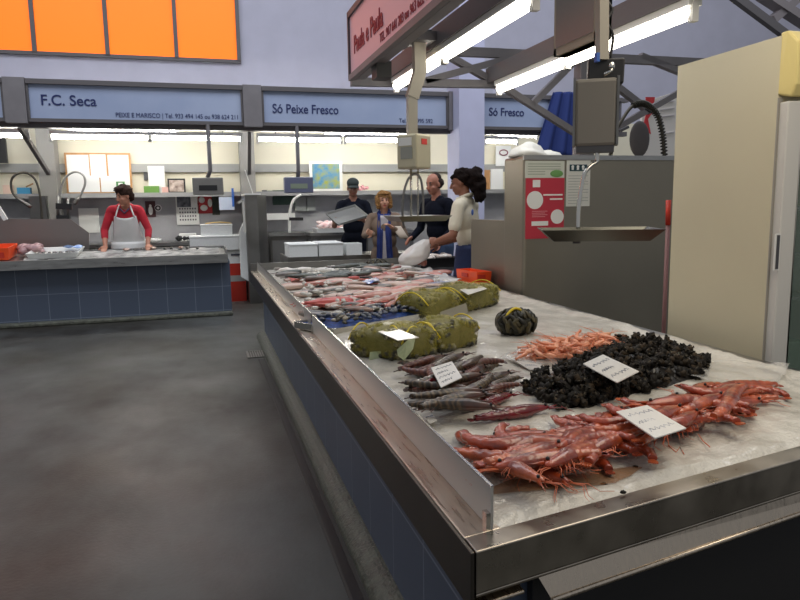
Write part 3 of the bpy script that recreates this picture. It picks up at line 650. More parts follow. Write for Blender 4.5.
m = MB(); lc_ = c+RB @ Vector((.0, -.079, .06)); m.box(lc_, (.06, .004, .035), RB); m.build('red_label', mat('label_red', (206, 60, 50), .5), hs)
m = MB(); lc_ = c+RB @ Vector((-.084, -.0, -.01)); m.box(lc_, (.004, .09, .075), RB); m.build('window', mat('scale_window', (150, 150, 140), .15, .2), hs)
m = MB(); lc_ = c+RB @ Vector((-.0845, .01, .06)); m.box(lc_, (.003, .1, .05), RB); m.build('film', WHITE, hs)
m = MB(); m.tube([pL(411, 168), pL(411, 216)], .008, 8); m.tube([pL(418, 168), pL(418, 216)], .006, 8); m.build('stem', CHROME, hs)
m = MB(); m.tube(hose([pL(404, 228), pL(402.5, 210), pL(404, 192), pL(409, 178), pL(416, 174), pL(421, 180), pL(423, 196), pL(423, 214)], 0, ''), .008, 8); m.build('hanger', STEEL_D, hs)
a = pL(389, 215); b = pL(444, 215); pc = Vector(((a.x+b.x)/2, SYL, pL(416, 221).z)); MB().tray(pc, (.29, .30, .035), .006, None, 0, 1.22).build('weighing_pan', STEEL_D, hs)

# right hanging scale over the ice
SYR = 2.1
pR = lambda x, y, Y=SYR: Py(x, y, Y)
hr = thing('hanging_scale', 'large hanging scale with grey box and wide steel pan before the steel cabinet', 'scale', pR(597, 243))
MB().bar(pR(602, -90), pR(602, 60), .035, .03, upv=(0, 1, 0)).build('pole', POLE, hr)
m = MB(); a = pR(590, 83); b = pR(627, 59); m.box(((a.x+b.x)/2, SYR+.02, (a.z+b.z)/2), ((b.x-a.x)*.85, .05, b.z-a.z), rotm(0, .03, -.45)); m.build('control_box', BLACK, hr, bevel=.006)
m = MB(); m.tube([pR(604, 75, SYR-.03), pR(611, 71, SYR-.035), pR(613, 66, SYR-.035)], .006, 7).ell(pR(612, 66, SYR-.035), (.012, .008, .014), None, 8, 6); m.build('cable_plug', CHROME, hr)
m = MB(); m.tube(hose([pR(606, 0), pR(612, 10), pR(607, 22), pR(613, 36), pR(610, 58)], 0, ''), .005, 6); m.tube(hose([pR(604, -5), pR(600, 18), pR(606, 30), pR(603, 46), pR(606, 58)], 0, ''), .006, 6); m.build('cable', BLACK, hr)
m = MB(); m.bar(pR(597, 53, 2.05), pR(597, 62, 2.05), .012, .016, upv=(0, 1, 0)); m.build('blue_connector', BLUEP, hr)
RY = rotm(0, 0, -.54); a = pR(575, 147); b = pR(616, 80.5); MB().box(((a.x+b.x)/2, SYR, (a.z+b.z)/2), ((b.x-a.x)*.90, .07, b.z-a.z), RY, 0, 1.03).build('display_box', mat('scale_taupe', (122, 117, 108), .45), hr, bevel=.012)
cb_ = Vector(((a.x+b.x)/2, SYR, (a.z+b.z)/2)); wb2 = (b.x-a.x)*.90
for q in (-1, 1): MB().box(cb_+RY @ Vector((q*wb2*.515, -.0, .004)), (.008, .075, (b.z-a.z)*1.0), RY).build('side_trim', STEEL_D, hr)
MB().box(Vector((cb_.x, cb_.y, a.z-.008)), (wb2*.9, .06, .022), RY).build('base', DGREY, hr)
m = MB(); m.tube(hose([pR(597, 150), pR(597, 161), pR(592, 165), pR(585, 173), pR(581, 190), pR(578.5, 210), pR(578, 229)], 0, ''), .0075, 8); m.build('hanger', CHROME, hr)
a = pR(546, 239); b = pR(655, 227.5); pc = Vector(((a.x+b.x)/2, SYR+.03, pR(600, 240).z))
MB().tray(pc, (.32, .22, .04), .005, rotm(0, 0, -.42), 0, 1.27).build('weighing_pan', mat('pan_steel', (92, 92, 86), .3, 1), hr)
m = MB(); p = pR(581, 242); m.tube([p+Vector((0, .03, .02)), p+Vector((0, .03, -.006))], .014, 8); m.build('pan_knob', DGREY, hr)
# screen hanging near the beam
sc = thing('monitor', 'grey flat screen hanging from the beam, cut by the top edge of the photo', 'screen', (1.47, 2.5, 2.0))
p = Px(553, 57, 1.455); q = Px(596, 40, 1.455)
MB().bb(1.455, 1.47, q.y+.02, p.y-.02, p.z+.03, 2.62).build('screen_panel', mat('screen_grey', (134, 130, 128), .35), sc)
m = MB(); m.bb(1.458, 1.52, q.y, p.y, p.z, p.z+.03); m.bb(1.458, 1.52, p.y-.02, p.y, p.z, 2.65); m.bb(1.458, 1.52, q.y, q.y+.02, p.z, 2.65); m.bb(1.47, 1.52, q.y, p.y, p.z, 2.65); m.build('casing', mat('screen_casing', (176, 166, 146), .45), sc)
MB().bb(1.47, 1.52, q.y+.1, q.y+.16, 2.6, 2.8).build('mount', FRAME_D, sc)

# ------------------------------------------------------------------ steel cabinet, splash panel, posters
CY = 4.6; pC = lambda x, y, Y=CY: Py(x, y, Y)
x0 = 2.3; zt = pC(600, 156).z
sc2 = thing('steel_cabinet', 'big steel cabinet with red and white notices behind the ice bed', 'cabinet', (2.95, 4.78, 0))
CAB = mat('cabinet_steel', (146, 140, 126), .42, .85, var=.06, vscale=2, rvar=.05)
m = MB(); m.bb(x0, 3.7, CY, 4.95, 0, zt); m.build('body', CAB, sc2, bevel=.02)
m = MB(); m.bb(x0-.006, 3.7, CY-.012, CY+.01, zt-.03, zt+.004); m.build('top_edge', STEEL, sc2)
def onfront(name, px, m, label, cat, dy=.008):
    a = pC(px[0], px[3]); b = pC(px[2], px[1]); o = MB().bb(a.x, b.x, CY-dy, CY-.001, a.z, b.z).build(name, m)
    return tag(o, label, cat), a.x, b.x, a.z, b.z
o, a0, b0, a1, b1 = onfront('red_poster', (525, 178, 564, 239), mat('poster_crimson', (188, 48, 66), .45), 'red notice with two white discs on the steel cabinet', 'poster')
wdt, hgt = b0-a0, b1-a1
def disc(u, v, r, par, m=PAPER): q = Vector((a0+wdt*u, CY-.012, a1+hgt*v)); return MB().tube([q, q+Vector((0, .004, 0))], r, 24).build('white_disc', m, par)
disc(.23, .64, wdt*.21, o); disc(.82, .36, wdt*.17, o)
m = MB(); m.bb(a0+wdt*.17, a0+wdt*.36, CY-.012, CY-.008, a1+hgt*.85, a1+hgt*.97); m.bb(a0+wdt*.15, a0+wdt*.58, CY-.012, CY-.008, a1+hgt*.215, a1+hgt*.29); m.build('white_panel', PAPER, o)
for v, u0_, u1 in ((.71, .45, .95), (.64, .62, .95)): MB().bb(a0+wdt*u0_, a0+wdt*u1, CY-.011, CY-.008, a1+hgt*v, a1+hgt*(v+.025)).build('headline', PAPER, o)
m = MB()
for i in range(4): m.bb(a0+wdt*.16, a0+wdt*(.5+.06*(i % 2)), CY-.0105, CY-.008, a1+hgt*(.36+.03*i), a1+hgt*(.37+.03*i))
m.build('small_print', mat('faint_pink', (222, 150, 156), .6), o)
o, a0, b0, a1, b1 = onfront('green_notice', (525, 161, 564, 178), mat('notice_grey', (206, 208, 196), .5), 'white notice with a green oval above the red one on the cabinet', 'notice')
wdt, hgt = b0-a0, b1-a1
MB().ell((a0+wdt*.8, CY-.009, a1+hgt*.25), (wdt*.17, .004, hgt*.22), None, 16, 8).build('green_oval', mat('leaf_green', (110, 160, 90), .5), o)
m = MB()
for i in range(5): m.bb(a0+wdt*.06, a0+wdt*(.9 if i > 1 else .5), CY-.0095, CY-.008, a1+hgt*(.2+.15*i), a1+hgt*(.235+.15*i))
m.build('print', mat('grey_print', (140, 150, 130), .6), o)
o, a0, b0, a1, b1 = onfront('white_notice', (565.5, 160.5, 590, 206.5), mat('notice_white', (214, 214, 206), .5), 'white paper notice with a dark teal band of pictograms on the cabinet', 'notice')
wdt, hgt = b0-a0, b1-a1
h = MB().bb(a0+wdt*.12, a0+wdt*.85, CY-.011, CY-.008, a1+hgt*.77, a1+hgt*.91).build('dark_band', mat('teal_dark', (24, 62, 70), .5), o)
m = MB()
for i in range(3): q = a0+wdt*(.24+.22*i); m.ell((q, CY-.012, a1+hgt*.862), (.012, .002, .012), None, 10, 6); m.bb(q-.009, q+.009, CY-.0125, CY-.011, a1+hgt*.795, a1+hgt*.85)
m.build('pictograms', PAPER, h)
m = MB()
for i in range(11): m.bb(a0+wdt*.08, a0+wdt*(.92 if i % 3 else .6), CY-.0095, CY-.008, a1+hgt*(.06+.06*i), a1+hgt*(.072+.06*i))
m.build('print', mat('grey_print2', (160, 164, 160), .6), o)
sp = MB(); a = Px(472, 219, 2.34); sp.bb(2.33, 2.35, 4.96, a.y, .0, a.z); tag(sp.build('splash_panel', CAB, bevel=.004), 'low steel splash panel left of the big steel cabinet', 'panel')
# crumpled white bag on the cabinet, oval panel, spring hose, display board, blue curtain
wb_ = MB(); wb_.ell(pC(528, 158, 4.8), (.15, .12, .10), None, 16, 10, nz=.45, seed=4).ell(pC(548, 160, 4.8), (.12, .1, .07), None, 12, 8, nz=.3, seed=6)
for v in wb_.v: v.z = max(v.z, zt+.004)
tag(wb_.build('plastic_bag', WHITE), 'white plastic sheet bunched on top of the steel cabinet', 'bag')
ov = thing('oval_panel', 'dark grey oval panel standing on the steel cabinet under the spring hose', 'panel', pC(640, 157, 4.85))
c = pC(639.5, 139, 4.85); MB().ell(c, (.095, .02, .145), None, 28, 10).build('panel', mat('charcoal', (74, 70, 72), .6), ov)
MB().bar(c+Vector((0, .0, -.14)), Vector((c.x, 4.85, zt+.002)), .03, .03).build('stem', DGREY, ov)
MB().bar(pC(628, 127, 4.86), pC(620, 131, 4.86), .02, .03, upv=(0, 1, 0)).build('side_arm', DGREY, ov)
sh_ = thing('spring_hose', 'arched black spring hose of a spray tap behind the steel cabinet', 'hose', pC(664, 157, 5.05))
c = hose([pC(664.5, 170, 5.05), pC(664, 150, 5.05), pC(662, 132, 5.05), pC(657, 115, 5.05), pC(648, 105.5, 5.05), pC(640, 103.5, 5.05), pC(631, 107.5, 5.05), pC(622, 120, 5.05), pC(614, 134, 5.05)], 0, '')
MB().tube(c, .015, 8).build('hose', HOSE, sh_)
coil = []
for i in range(34*10):
    t = i/(34*10)*.72*(len(c)-1); k = int(t); f = t-k; p = c[k].lerp(c[min(k+1, len(c)-1)], f); d = (c[min(k+1, len(c)-1)]-c[k]).normalized()
    n1 = Vector((0, 1, 0)); n2 = d.cross(n1); a = i/10*2*PI; coil.append(p+(n1*math.cos(a)+n2*math.sin(a))*.025)
MB().tube(coil, .0065, 5).build('spring', mat('dark_spring', (60, 58, 52), .4, .7), sh_)
MB().tube([pC(615, 132, 5.05), pC(610, 158, 5.05)], .017, 8).build('tap_pipe', CHROME, sh_)
db = thing('display_board', 'white board with a red strip behind the spring hose', 'board', Py(662, 158, 6.0)*1)
db.location.z = 0
p0 = Py(641, 155, 6.0); p1 = Py(700, 96, 6.0)
MB().prism([(p0.x, 6.0, 0), (p1.x, 6.0, 0), (p1.x, 6.0, p1.z+.12), (Py(656, 98, 6).x, 6.0, Py(656, 98, 6).z), (p0.x, 6.0, Py(641, 104, 6).z)], (0, .03, 0)).build('panel', mat('board_white', (230, 226, 220), .5), db)
m = MB(); m.prism([Py(x, y, 5.99) for x, y in ((646, 97), (655, 97), (653, 112), (648, 119), (651, 134), (643, 128), (647, 112))], (0, .01, 0)); m.build('red_strip', mat('strip_red', (206, 50, 56), .5), db)
m = MB()
for y in (103, 110, 117, 134): m.bar(Py(660, y, 5.995), Py(674, y-2, 5.995), .008, .012, upv=(0, 1, 0))
m.build('print', mat('faint_print', (200, 196, 200), .6), db)
ct = MB(); a = Py(553, 92, 9.71); b = Py(580, 92, 9.71); c = Py(536, 152, 9.71); d = Py(582, 160, 9.71)
def cfn(u, v):
    p = a.lerp(b, u).lerp(c.lerp(d, u), v**1.3); return p+Vector((0, .05*math.sin(u*19+v)*(.5+v*.5), 0))
ct.grid(cfn, 48, 14, thick=.008); tag(ct.build('blue_curtain', mat('curtain_blue', (30, 50, 112), .8)), 'dark blue cloth hanging in folds before the Só Fresco sign', 'curtain')
tb_, x0_, x1_, z0_, z1_ = flat_box('white_card', (491, 169, 503, 189), 11.5, .02, PAPER, 'white card standing on the shelf right of the pillar', 'card', zmin=SHZ)
flat_box('brown_box', (484.5, 170, 490, 189), 11.52, .08, mat('kraft', (176, 130, 84), .7), 'brown box on the shelf just right of the pillar', 'box', zmin=SHZ)
wr, x0_, x1_, z0_, z1_ = flat_box('wall_print', (496, 146, 511, 166), 11.64, .02, PAPER, 'white print with a dark red ring under the Só Fresco sign', 'print')
m = MB(); m.tube([Vector(((x0_+x1_)/2+.08*math.cos(t*.4), 11.634, z1_-.12+.05*math.sin(t*.4))) for t in range(17)], .01, 5); m.build('ring', mat('ring_red', (130, 50, 70), .6), wr)

# ------------------------------------------------------------------ fridge
FX, FY, FT = 2.35, 2.36, 2.07
fg = thing('display_fridge', 'tall cream display fridge with a glass door and yellow header', 'fridge', (2.7, 2.68, 0))
m = MB(); m.bb(FX, FX+.03, FY, 3.0, .0, FT); m.bb(2.97, 3.0, FY, 3.0, 0, FT); m.bb(FX+.031, 2.969, 2.97, 2.999, 0, FT-.002); m.bb(FX+.031, 2.969, FY+.001, 2.969, FT-.27, FT-.002); m.bb(FX+.031, 2.969, FY+.001, 2.969, .0, .18); m.build('cabinet', BEIGE, fg)
m = MB(); z0, z1 = 1.815, FT+.015
m.prism([(FX+.003, FY, z0+.015), (FX+.012, FY-.055, z0), (FX+.012, FY-.075, z0+.05), (FX+.012, FY-.075, z1-.05), (FX+.003, FY-.03, z1), (FX+.003, FY+.01, z1), (FX+.003, FY+.01, z0+.015)], (.645, 0, 0))
hd = m.build('header', mat('header_yellow', (224, 206, 138), .4), fg, bevel=.012)
m = MB(); m.bb(FX+.06, 2.95, FY-.079, FY-.074, z0+.05, z1-.04); pn = m.build('header_panel', mat('header_panel', (198, 204, 210), .35), hd)
m = MB(); m.ell((FX+.13, FY-.082, z1-.085), (.045, .004, .03), None, 20, 8); m.build('blue_logo', INK, hd)
text('header_lettering', 'FRIO', .05, frontM((FX+.085, FY-.082, z0+.115)), INK, hd, .001, .9)
text('header_lettering', 'TEC', .05, frontM((FX+.085, FY-.082, z0+.065)), INK, hd, .001, .9)
dr_ = MB(); dz0, dz1 = .2, 1.80; D0, D1 = FY-.05, FY-.004
dr_.bb(FX+.006, FX+.085, D0, D1, dz0, dz1); dr_.bb(2.92, 2.995, D0, D1, dz0, dz1); dr_.bb(FX+.085, 2.92, D0, D1, dz1-.07, dz1); dr_.bb(FX+.085, 2.92, D0, D1, dz0, dz0+.07)
dd = dr_.build('door', mat('door_white', (206, 204, 198), .4), fg, bevel=.005)
MB().bb(FX+.085, 2.92, FY-.034, FY-.026, dz0+.07, dz1-.07).build('glass', mat('fridge_glass', (150, 170, 160), .03, 0, alpha=.22), dd)
p0 = Py(774, 269, D0); p1 = Py(779, 235, D0)
h = MB(); h.bb(p0.x-.006, p1.x+.006, D0-.005, D0+.001, p0.z-.006, p1.z+.006); h.build('handle', WHITE, dd); MB().bb(p0.x, p1.x, D0-.007, D0-.004, p0.z, p1.z).build('handle_recess', DGREY, dd)
MB().bb(FX-.001, FX+.02, FY-.006, FY, .1, 1.82).build('hinge_gasket', mat('gasket', (150, 146, 138), .6), fg)
MB().bb(FX+.03, 2.97, 2.955, 2.97, .18, 1.79).build('liner', mat('fridge_liner', (66, 74, 70), .5), fg)
for z in (.55, .95, 1.35):
    MB().bb(FX+.03, 2.97, FY+.03, 2.95, z, z+.012).build('shelf', STEEL_D, fg)
PKG = [mat('pack_green', (60, 86, 62), .5), mat('pack_grey', (96, 100, 96), .5), mat('pack_teal', (54, 90, 84), .5)]
k = 0
for z, xs in ((.962, (2.52, 2.72)), (.562, (2.46, 2.62, 2.80)), (.18, (2.48, 2.68))):
    for x in xs:
        o = MB().bb(x-.07, x+.07, 2.45, 2.70, z+.0005, z+.13+.05*(k % 2)).build('frozen_pack', PKG[k % 3], bevel=.01)
        tag(o, ['green pack on the middle fridge shelf, nearest the door stile', 'grey pack on the middle fridge shelf, away from the stile', 'teal pack on the lowest fridge shelf, nearest the stile', 'green pack in the middle of the lowest fridge shelf', 'grey pack at the far right of the lowest fridge shelf', 'teal pack on the fridge floor near the stile', 'green pack on the fridge floor away from the stile'][k], 'pack', 'packs in the fridge'); k += 1
bm_ = thing('broom', 'red-topped broom handle leaning between the steel cabinet and the fridge', 'broom', Vector((Py(661, 392, 3.6).x, 3.6, 0)))
MB().tube([Py(668.5, 200, 3.6), Py(668, 225, 3.6)], .016, 8).build('grip', RED, bm_)
MB().tube([Py(668, 225, 3.6), Py(663.5, 335, 3.6), Py(661.3, 385, 3.6)], .013, 8).build('handle', mat('handle_mauve', (140, 100, 100), .5), bm_)
p = Py(661, 392, 3.6); MB().box((p.x, p.y, p.z/2), (.3, .06, p.z)).build('head', RED, bm_)

# ------------------------------------------------------------------ the big ice counter
NE = .185
def yn(x): return 1.152+(x-.47)*NE      # outer near edge
mc = thing('fish_counter', 'big steel ice counter with blue-tiled sides in the foreground', 'counter', (1.35, 4.3, 0))
m = MB(); m.prism([(.59, yn(.59)+.1, .06), (2.12, yn(2.12)+.1, .06), (2.12, 7.3, .06), (.59, 7.3, .06)], (0, 0, .55)); m.build('tiled_front', TILE, mc)
m = MB(); m.prism([(.66, yn(.66)+.07, .06), (2.16, yn(2.16)+.07, .06), (2.16, yn(2.16)+.095, .06), (.66, yn(.66)+.095, .06)], (0, 0, .54)); m.build('end_shade_panel', mat('dark_panel', (34, 34, 36), .5), mc)  # blackish sheet added to stand for the deep shade under the near rim
m = MB(); m.prism([(.47, yn(.47), .60), (.479, yn(.479), .60), (.479, 7.42, .60), (.47, 7.42, .60)], (0, 0, .123)); m.build('side_fascia', mat('shaded_fascia_steel', (92, 88, 82), .4, 1, var=.05, vscale=3), mc, bevel=.002)  # rim steel coloured darker here: shade of the dim hall side painted in
m = MB()
m.prism([(.48, yn(.48)+.06, .713), (.57, yn(.57)+.06, .713), (.57, 7.42, .713), (.48, 7.42, .713)], (0, 0, .01))
m.prism([(.48, yn(.48), .60), (.60, yn(.60), .60), (.60, 7.42, .60), (.48, 7.42, .60)], (0, 0, .008))
m.build('side_rim', RIM, mc, bevel=.003)
m = MB()
def yedge(o): return [(.482, yn(.482)+o), (2.24, yn(2.24)+o)]
(a, b), (c, d) = yedge(0), yedge(.012)
m.prism([(*a, .632), (*b, .632), (*d, .632), (*c, .632)], (0, 0, .088))
c2, d2 = yedge(.062)
m.prism([(*a, .713), (*b, .713), (*d2, .713), (*c2, .713)], (0, 0, .01))
c3, d3 = yedge(.06)
m.prism([(*a, .625), (*b, .625), (*d3, .60), (*c3, .60)], (0, 0, .008))
m.build('near_rim', mat('dark_rim_steel', (170, 162, 150), .33, 1, var=.15, vscale=8, rvar=.1), mc, bevel=.003)
# folded gutter lip under the near rim
m = MB(); ax = .64
P1 = Vector((ax, yn(ax)+.02, .622)); P2 = Vector((2.24, yn(2.24)+.02, .622)); Q1 = Vector((ax+.03, yn(ax)+.005, .565)); Q2 = Vector((2.24, yn(2.24)+.005, .565))
m.add([P1, P2, Q2, Q1, P1+Vector((0, .008, 0)), P2+Vector((0, .008, 0)), Q2+Vector((0, .008, 0)), Q1+Vector((0, .008, 0))], [(0, 1, 2, 3), (7, 6, 5, 4), (0, 4, 5, 1), (1, 5, 6, 2), (2, 6, 7, 3), (3, 7, 4, 0)])
m.tube([Q1, Q2], .006, 8); m.build('gutter_lip', RIM, mc)
m = MB(); m.bb(2.16, 2.24, yn(2.2)+.05, 7.42, .66, .728); m.bb(2.14, 2.17, yn(2.2)+.05, 7.42, .1, .70); m.build('vendor_side_rim', STEEL, mc)
m = MB(); m.bb(.48, 2.24, 7.38, 7.42, .60, .80); m.bb(.48, 2.24, 7.36, 7.38, .72, .735); m.build('far_upstand', STEEL_D, mc)
m = MB(); m.prism([(.57, yn(.57)+.05, .66), (2.17, yn(2.17)+.05, .66), (2.17, 7.38, .66), (.57, 7.38, .66)], (0, 0, .02)); m.build('bed_floor', STEEL_D, mc)
PANE = mat('frosted_screen', (205, 203, 198), .32, trans=.45)
def pane(y0, y1, label, dx=0):
    t = thing('glass_screen', label, 'screen', (.55, (y0+y1)/2, .723), 'splash screens of the ice counter')
    MB().bb(.546, .552, y0, y1, .724, .818).build('pane', PANE, t)
    MB().bb(.5455, .5525, y0, y1, .818, .8195).build('polished_edge', CHROME, t)
    m = MB(); m.bb(.536, .546, y0+.0, y0+.02, .723, .76); m.build('clamp', CHROME, t); MB().bb(.536, .546, y1-.03, y1-.01, .723, .76).build('clamp', CHROME, t)
pane(yn(.55)+.062, 3.60, 'near frosted screen along the left rim of the ice counter')
pane(3.68, 7.34, 'far frosted screen along the left rim of the ice counter')
BZ = .728
ICE = mat('crushed_ice', (214, 210, 200), .3, 0, rgb2=(186, 181, 170), vscale=9, bump=.7, bscale=75, coat=.5)
def icez(x, y):
    e = min(1, max(0, (x-.56)/.12))*min(1, max(0, (2.17-x)/.2))
    z = BZ-.006+.012*e+.010*noise.noise(Vector((x*5, y*5, 1)))+.006*noise.noise(Vector((x*19, y*19, 4)))+.003*noise.noise(Vector((x*60, y*60, 4)))
    dn = min(1, max(0, (y-yn(x)-.054)/.035)); z = .716+(z-.716)*dn
    return z + (.02 if x > 2.1 else 0)*min(1, max(0, (x-2.1)/.06))
def icefn(u, v):
    x = .556+u*1.61; y0 = yn(x)+.054; y = y0+(7.37-y0)*v**1.6
    return (x, y, icez(x, y))
tag(MB().grid(icefn, 110, 260).build('crushed_ice', ICE, origin=(1.35, 4.3, .69)), 'crushed ice filling the big foreground counter', 'ice', kind='stuff')
# clear film lying over parts of the ice
FILM = mat('clear_film', (240, 238, 232), .12, trans=.0, alpha=.28, coat=1, bump=.6, bscale=14)
def film(px, label, h=.012, n=18):
    A, B, C, D = [Pz(x, y, BZ) for x, y in px]
    def fn(u, v):
        p = A.lerp(B, u).lerp(D.lerp(C, u), v); return (p.x, p.y, icez(p.x, p.y)+h+.010*noise.noise(Vector((p.x*11, p.y*7, 9)))+.008*abs(math.sin(p.x*23+p.y*9)))
    tag(MB().grid(fn, n, n, thick=.0008).build('plastic_film', FILM), label, 'plastic film')
film(((700, 362), (790, 372), (770, 398), (690, 384)), 'crinkled clear plastic film at the right corner of the ice bed')
film(((548, 372-30), (600, 352), (560, 372), (500, 362)), 'clear plastic film on the ice left of the dark shellfish heap', .01)

def proj(p):
    q = Vector(p)-CAMP; wq = q.dot(fw); return (400+F_PX*q.dot(rt)/wq, 300-F_PX*q.dot(up)/wq)
def inpoly(x, y, P):
    c = False; j = len(P)-1
    for i in range(len(P)):
        if (P[i][1] > y) != (P[j][1] > y) and x < (P[j][0]-P[i][0])*(y-P[i][1])/(P[j][1]-P[i][1])+P[i][0]: c = not c
        j = i
    return c
def on_ice(x, y, h=0):
    p = Pz(x, y, BZ+h); return Vector((p.x, p.y, max(p.z, icez(p.x, p.y)+h-.004)))
def dirang(x, y, dx, dy):
    a = Pz(x, y, BZ); b = Pz(x+dx, y+dy, BZ); return math.atan2(b.y-a.y, b.x-a.x)

# ---- prawns
def prawn(name, m_body, m_head, m_leg, L=.2, curl=1.2, fat=.072, bands=6, seed=0):
    rg = random.Random(seed)
    path = []; a = 0.0; p = Vector((-L*.5, 0, 0)); n = 30; step = L/n
    for i in range(n+1):
        path.append(Vector(p)); t = i/n
        if t > .38: a -= curl/(n*.62)*(1.3 if t > .8 else 1)
        else: a += .10/(n*.38)
        p = p+Vector((math.cos(a), math.sin(a), 0))*step
    def rad(t):
        if t < .34: r = fat*min(1, .30+2.6*t-1.1*t*t) if t > .0 else .1*fat
        else: r = fat*(.98-.52*((t-.34)/.66)**1.7)
        if t > .36: f = ((t-.36)*bands/.58) % 1; r *= 1.06-.16*(f > .82)-.05*f
        return max(.006, r)*L
    vs = []; N = 9; fs = []; mi = []
    for i, q in enumerate(path):
        d = (path[min(i+1, n)]-path[max(i-1, 0)]).normalized(); s = Vector((-d.y, d.x, 0)); r = rad(i/n)
        for k in range(N):
            an = 2*PI*k/N; vs.append(q+s*math.cos(an)*r*1.15+Vector((0, 0, 1))*math.sin(an)*r*.9+Vector((0, 0, fat*L*.9)))
    m = MB()
    for i in range(n):
        for k in range(N): j = (k+1) % N; fs.append((i*N+k, i*N+j, i*N+N+j, i*N+N+k)); mi.append(0 if i > n*.36 else 1)
    m.add(vs, fs, 0, True)
    m.m = mi
    m.add(vs[:N], [tuple(range(N))], 1); m.add(vs[-N:], [tuple(range(N))], 0)
    o = m.build(name, [m_body, m_head], None, origin=(0, 0, 0))
    z0 = fat*L*.9
    d = (path[-1]-path[-3]).normalized(); s = Vector((-d.y, d.x, 0)); f = MB()
    for k in (-2, -1, 0, 1, 2):
        q = (d*math.cos(k*.26)+s*math.sin(k*.26)); w_ = q.cross(Vector((0, 0, 1)))*L*.022
        b = path[-1]+Vector((0, 0, z0*.7)); f.prism([b-w_*.5, b+q*L*.05-w_, b+q*L*.085, b+q*L*.05+w_, b+w_*.5], (0, 0, .003))
    f.build('tail_fan', m_head, o)
    f = MB(); hp = path[3]; f.tube([path[1]+Vector((0, fat*L*.5, z0)), path[0]+Vector((-L*.06, fat*L*1.0, z0*1.05)), path[0]+Vector((-L*.16, fat*L*1.6, z0*1.1))], [.0035*L/.2*1.3, .002, .0007], 5)
    f.build('rostrum', m_head, o)
    f = MB()
    for k in range(3):
        b = path[0]+Vector((L*.02, -fat*L*.2*k, z0*.8)); g = rg.uniform(-.5, .4)
        f.tube([b, b+Vector((-L*.16, g*L*.12-.1*L*.2, z0*.3)), b+Vector((-L*.24, g*L*.3, -z0*.45)), b+Vector((-L*.30, g*L*.5-.03*L, -z0*.6))], [.0013, .001, .0008, .0006], 4)
    f.build('antennae', m_leg, o)
    f = MB()
    for k in range(6):
        b = path[4+k*2]-Vector((0, rad((4+k*2)/n)*.8, -z0*.7)); g = rg.uniform(-.2, .3)
        f.tube([b, b+Vector((-L*.05+g*L*.1, -L*.05, -z0*.1)), b+Vector((-L*.10+g*L*.1, -L*.085, -z0*.6))], [.0018, .0014, .0006], 4)
    for k in range(5):
        i = int(n*.42)+k*3; dd = (path[min(i+1, n)]-path[i-1]).normalized(); s = Vector((dd.y, -dd.x, 0)); b = path[i]+s*rad(i/n)*.9+Vector((0, 0, z0*.6))
        f.tube([b, b+s*L*.022-dd*L*.02], [.0035, .002], 5)
    f.build('legs', m_leg, o)
    e = MB(); e.ell(path[2]+Vector((-L*.01, fat*L*.25, z0*1.55)), (.012*L/.2*.30,)*3, None, 8, 6); e.build('eye', BLACK, o)
    return o
ORB = mat('orange_shell', (190, 90, 46), .28, 0, rgb2=(122, 44, 24), vscale=22, coat=.75, bump=.45, bscale=60)
ORB2 = mat('red_orange_shell', (172, 70, 38), .28, 0, rgb2=(104, 34, 20), vscale=20, coat=.75, bump=.45, bscale=60)
ORH = mat('orange_head', (172, 74, 40), .3, 0, rgb2=(112, 42, 24), vscale=26, coat=.5)
ORL = mat('orange_leg', (206, 112, 78), .4)
BRB = mat('brown_shell', (140, 104, 82), .3, 0, rgb2=(110, 72, 58), vscale=20, coat=.5)
PR = [prawn('red_prawn', ORB, ORH, ORL, .27, .9, .080, seed=1), prawn('red_prawn', ORB2, ORH, ORL, .28, 1.7, .078, seed=2), prawn('red_prawn', ORB, ORB2, ORL, .27, .3, .082, seed=3), prawn('red_prawn', ORB2, ORB, ORL, .28, 2.2, .076, seed=4)]
def lerp_poly(P, t):
    n = len(P)-1; k = min(n-1, int(t*n)); f = t*n-k; return (P[k][0]+(P[k+1][0]-P[k][0])*f, P[k][1]+(P[k+1][1]-P[k][1])*f)
LOW = [(478, 470), (525, 480), (570, 474), (608, 458), (645, 445), (690, 432), (730, 414), (768, 401)]
HIG = [(466, 448), (510, 444), (555, 437), (600, 426), (640, 414), (680, 401), (720, 391), (765, 390)]
rp_ = random.Random(21)
PL = 'orange-red prawn in the long heap at the near end of the ice bed'
cnt = 0
for layer, (rows, cols, hh) in enumerate(((5, 9, .0), (4, 8, .020), (3, 7, .040))):
    for j in range(rows):
        for i in range(cols):
            t = (i+.5+(.5 if j % 2 else 0)*.6+rp_.uniform(-.25, .25))/cols*.96; s = (j+.5+rp_.uniform(-.3, .3))/rows
            t = min(.985, max(.015, t))
            if layer: s = .12+.76*s; t = .06+.86*t
            a = lerp_poly(LOW, t); b = lerp_poly(HIG, t); x = a[0]+(b[0]-a[0])*s; y = a[1]+(b[1]-a[1])*s
            base = dirang(x, y, 40, -13 if t > .3 else -4)
            an = base+rp_.uniform(-.38, .38)+(PI if rp_.random() < .5 else 0)
            if t < .16 and rp_.random() < .6: an = base+rp_.uniform(1.8, 2.5)
            if t < .2 and math.cos(an) > 0.2: an += PI
            if t > .9 and math.cos(an) < -.2: an += PI
            place(PR[rp_.randrange(4)], on_ice(x, y, .004+hh), (rp_.uniform(-.16, .16), rp_.uniform(-.06, .06), an), rp_.uniform(.86, 1.08), PL, 'prawn', 'orange-red prawns in the near heap'); cnt += 1
BR = prawn('brown_prawn', BRB, BRB, ORL, .22, .2, .07, seed=9)
place(BR, on_ice(535, 462, .055), (0, 0, dirang(535, 462, 30, -11)), .75, 'greyish brown prawn lying among the orange-red ones at the left of the near heap', 'prawn')
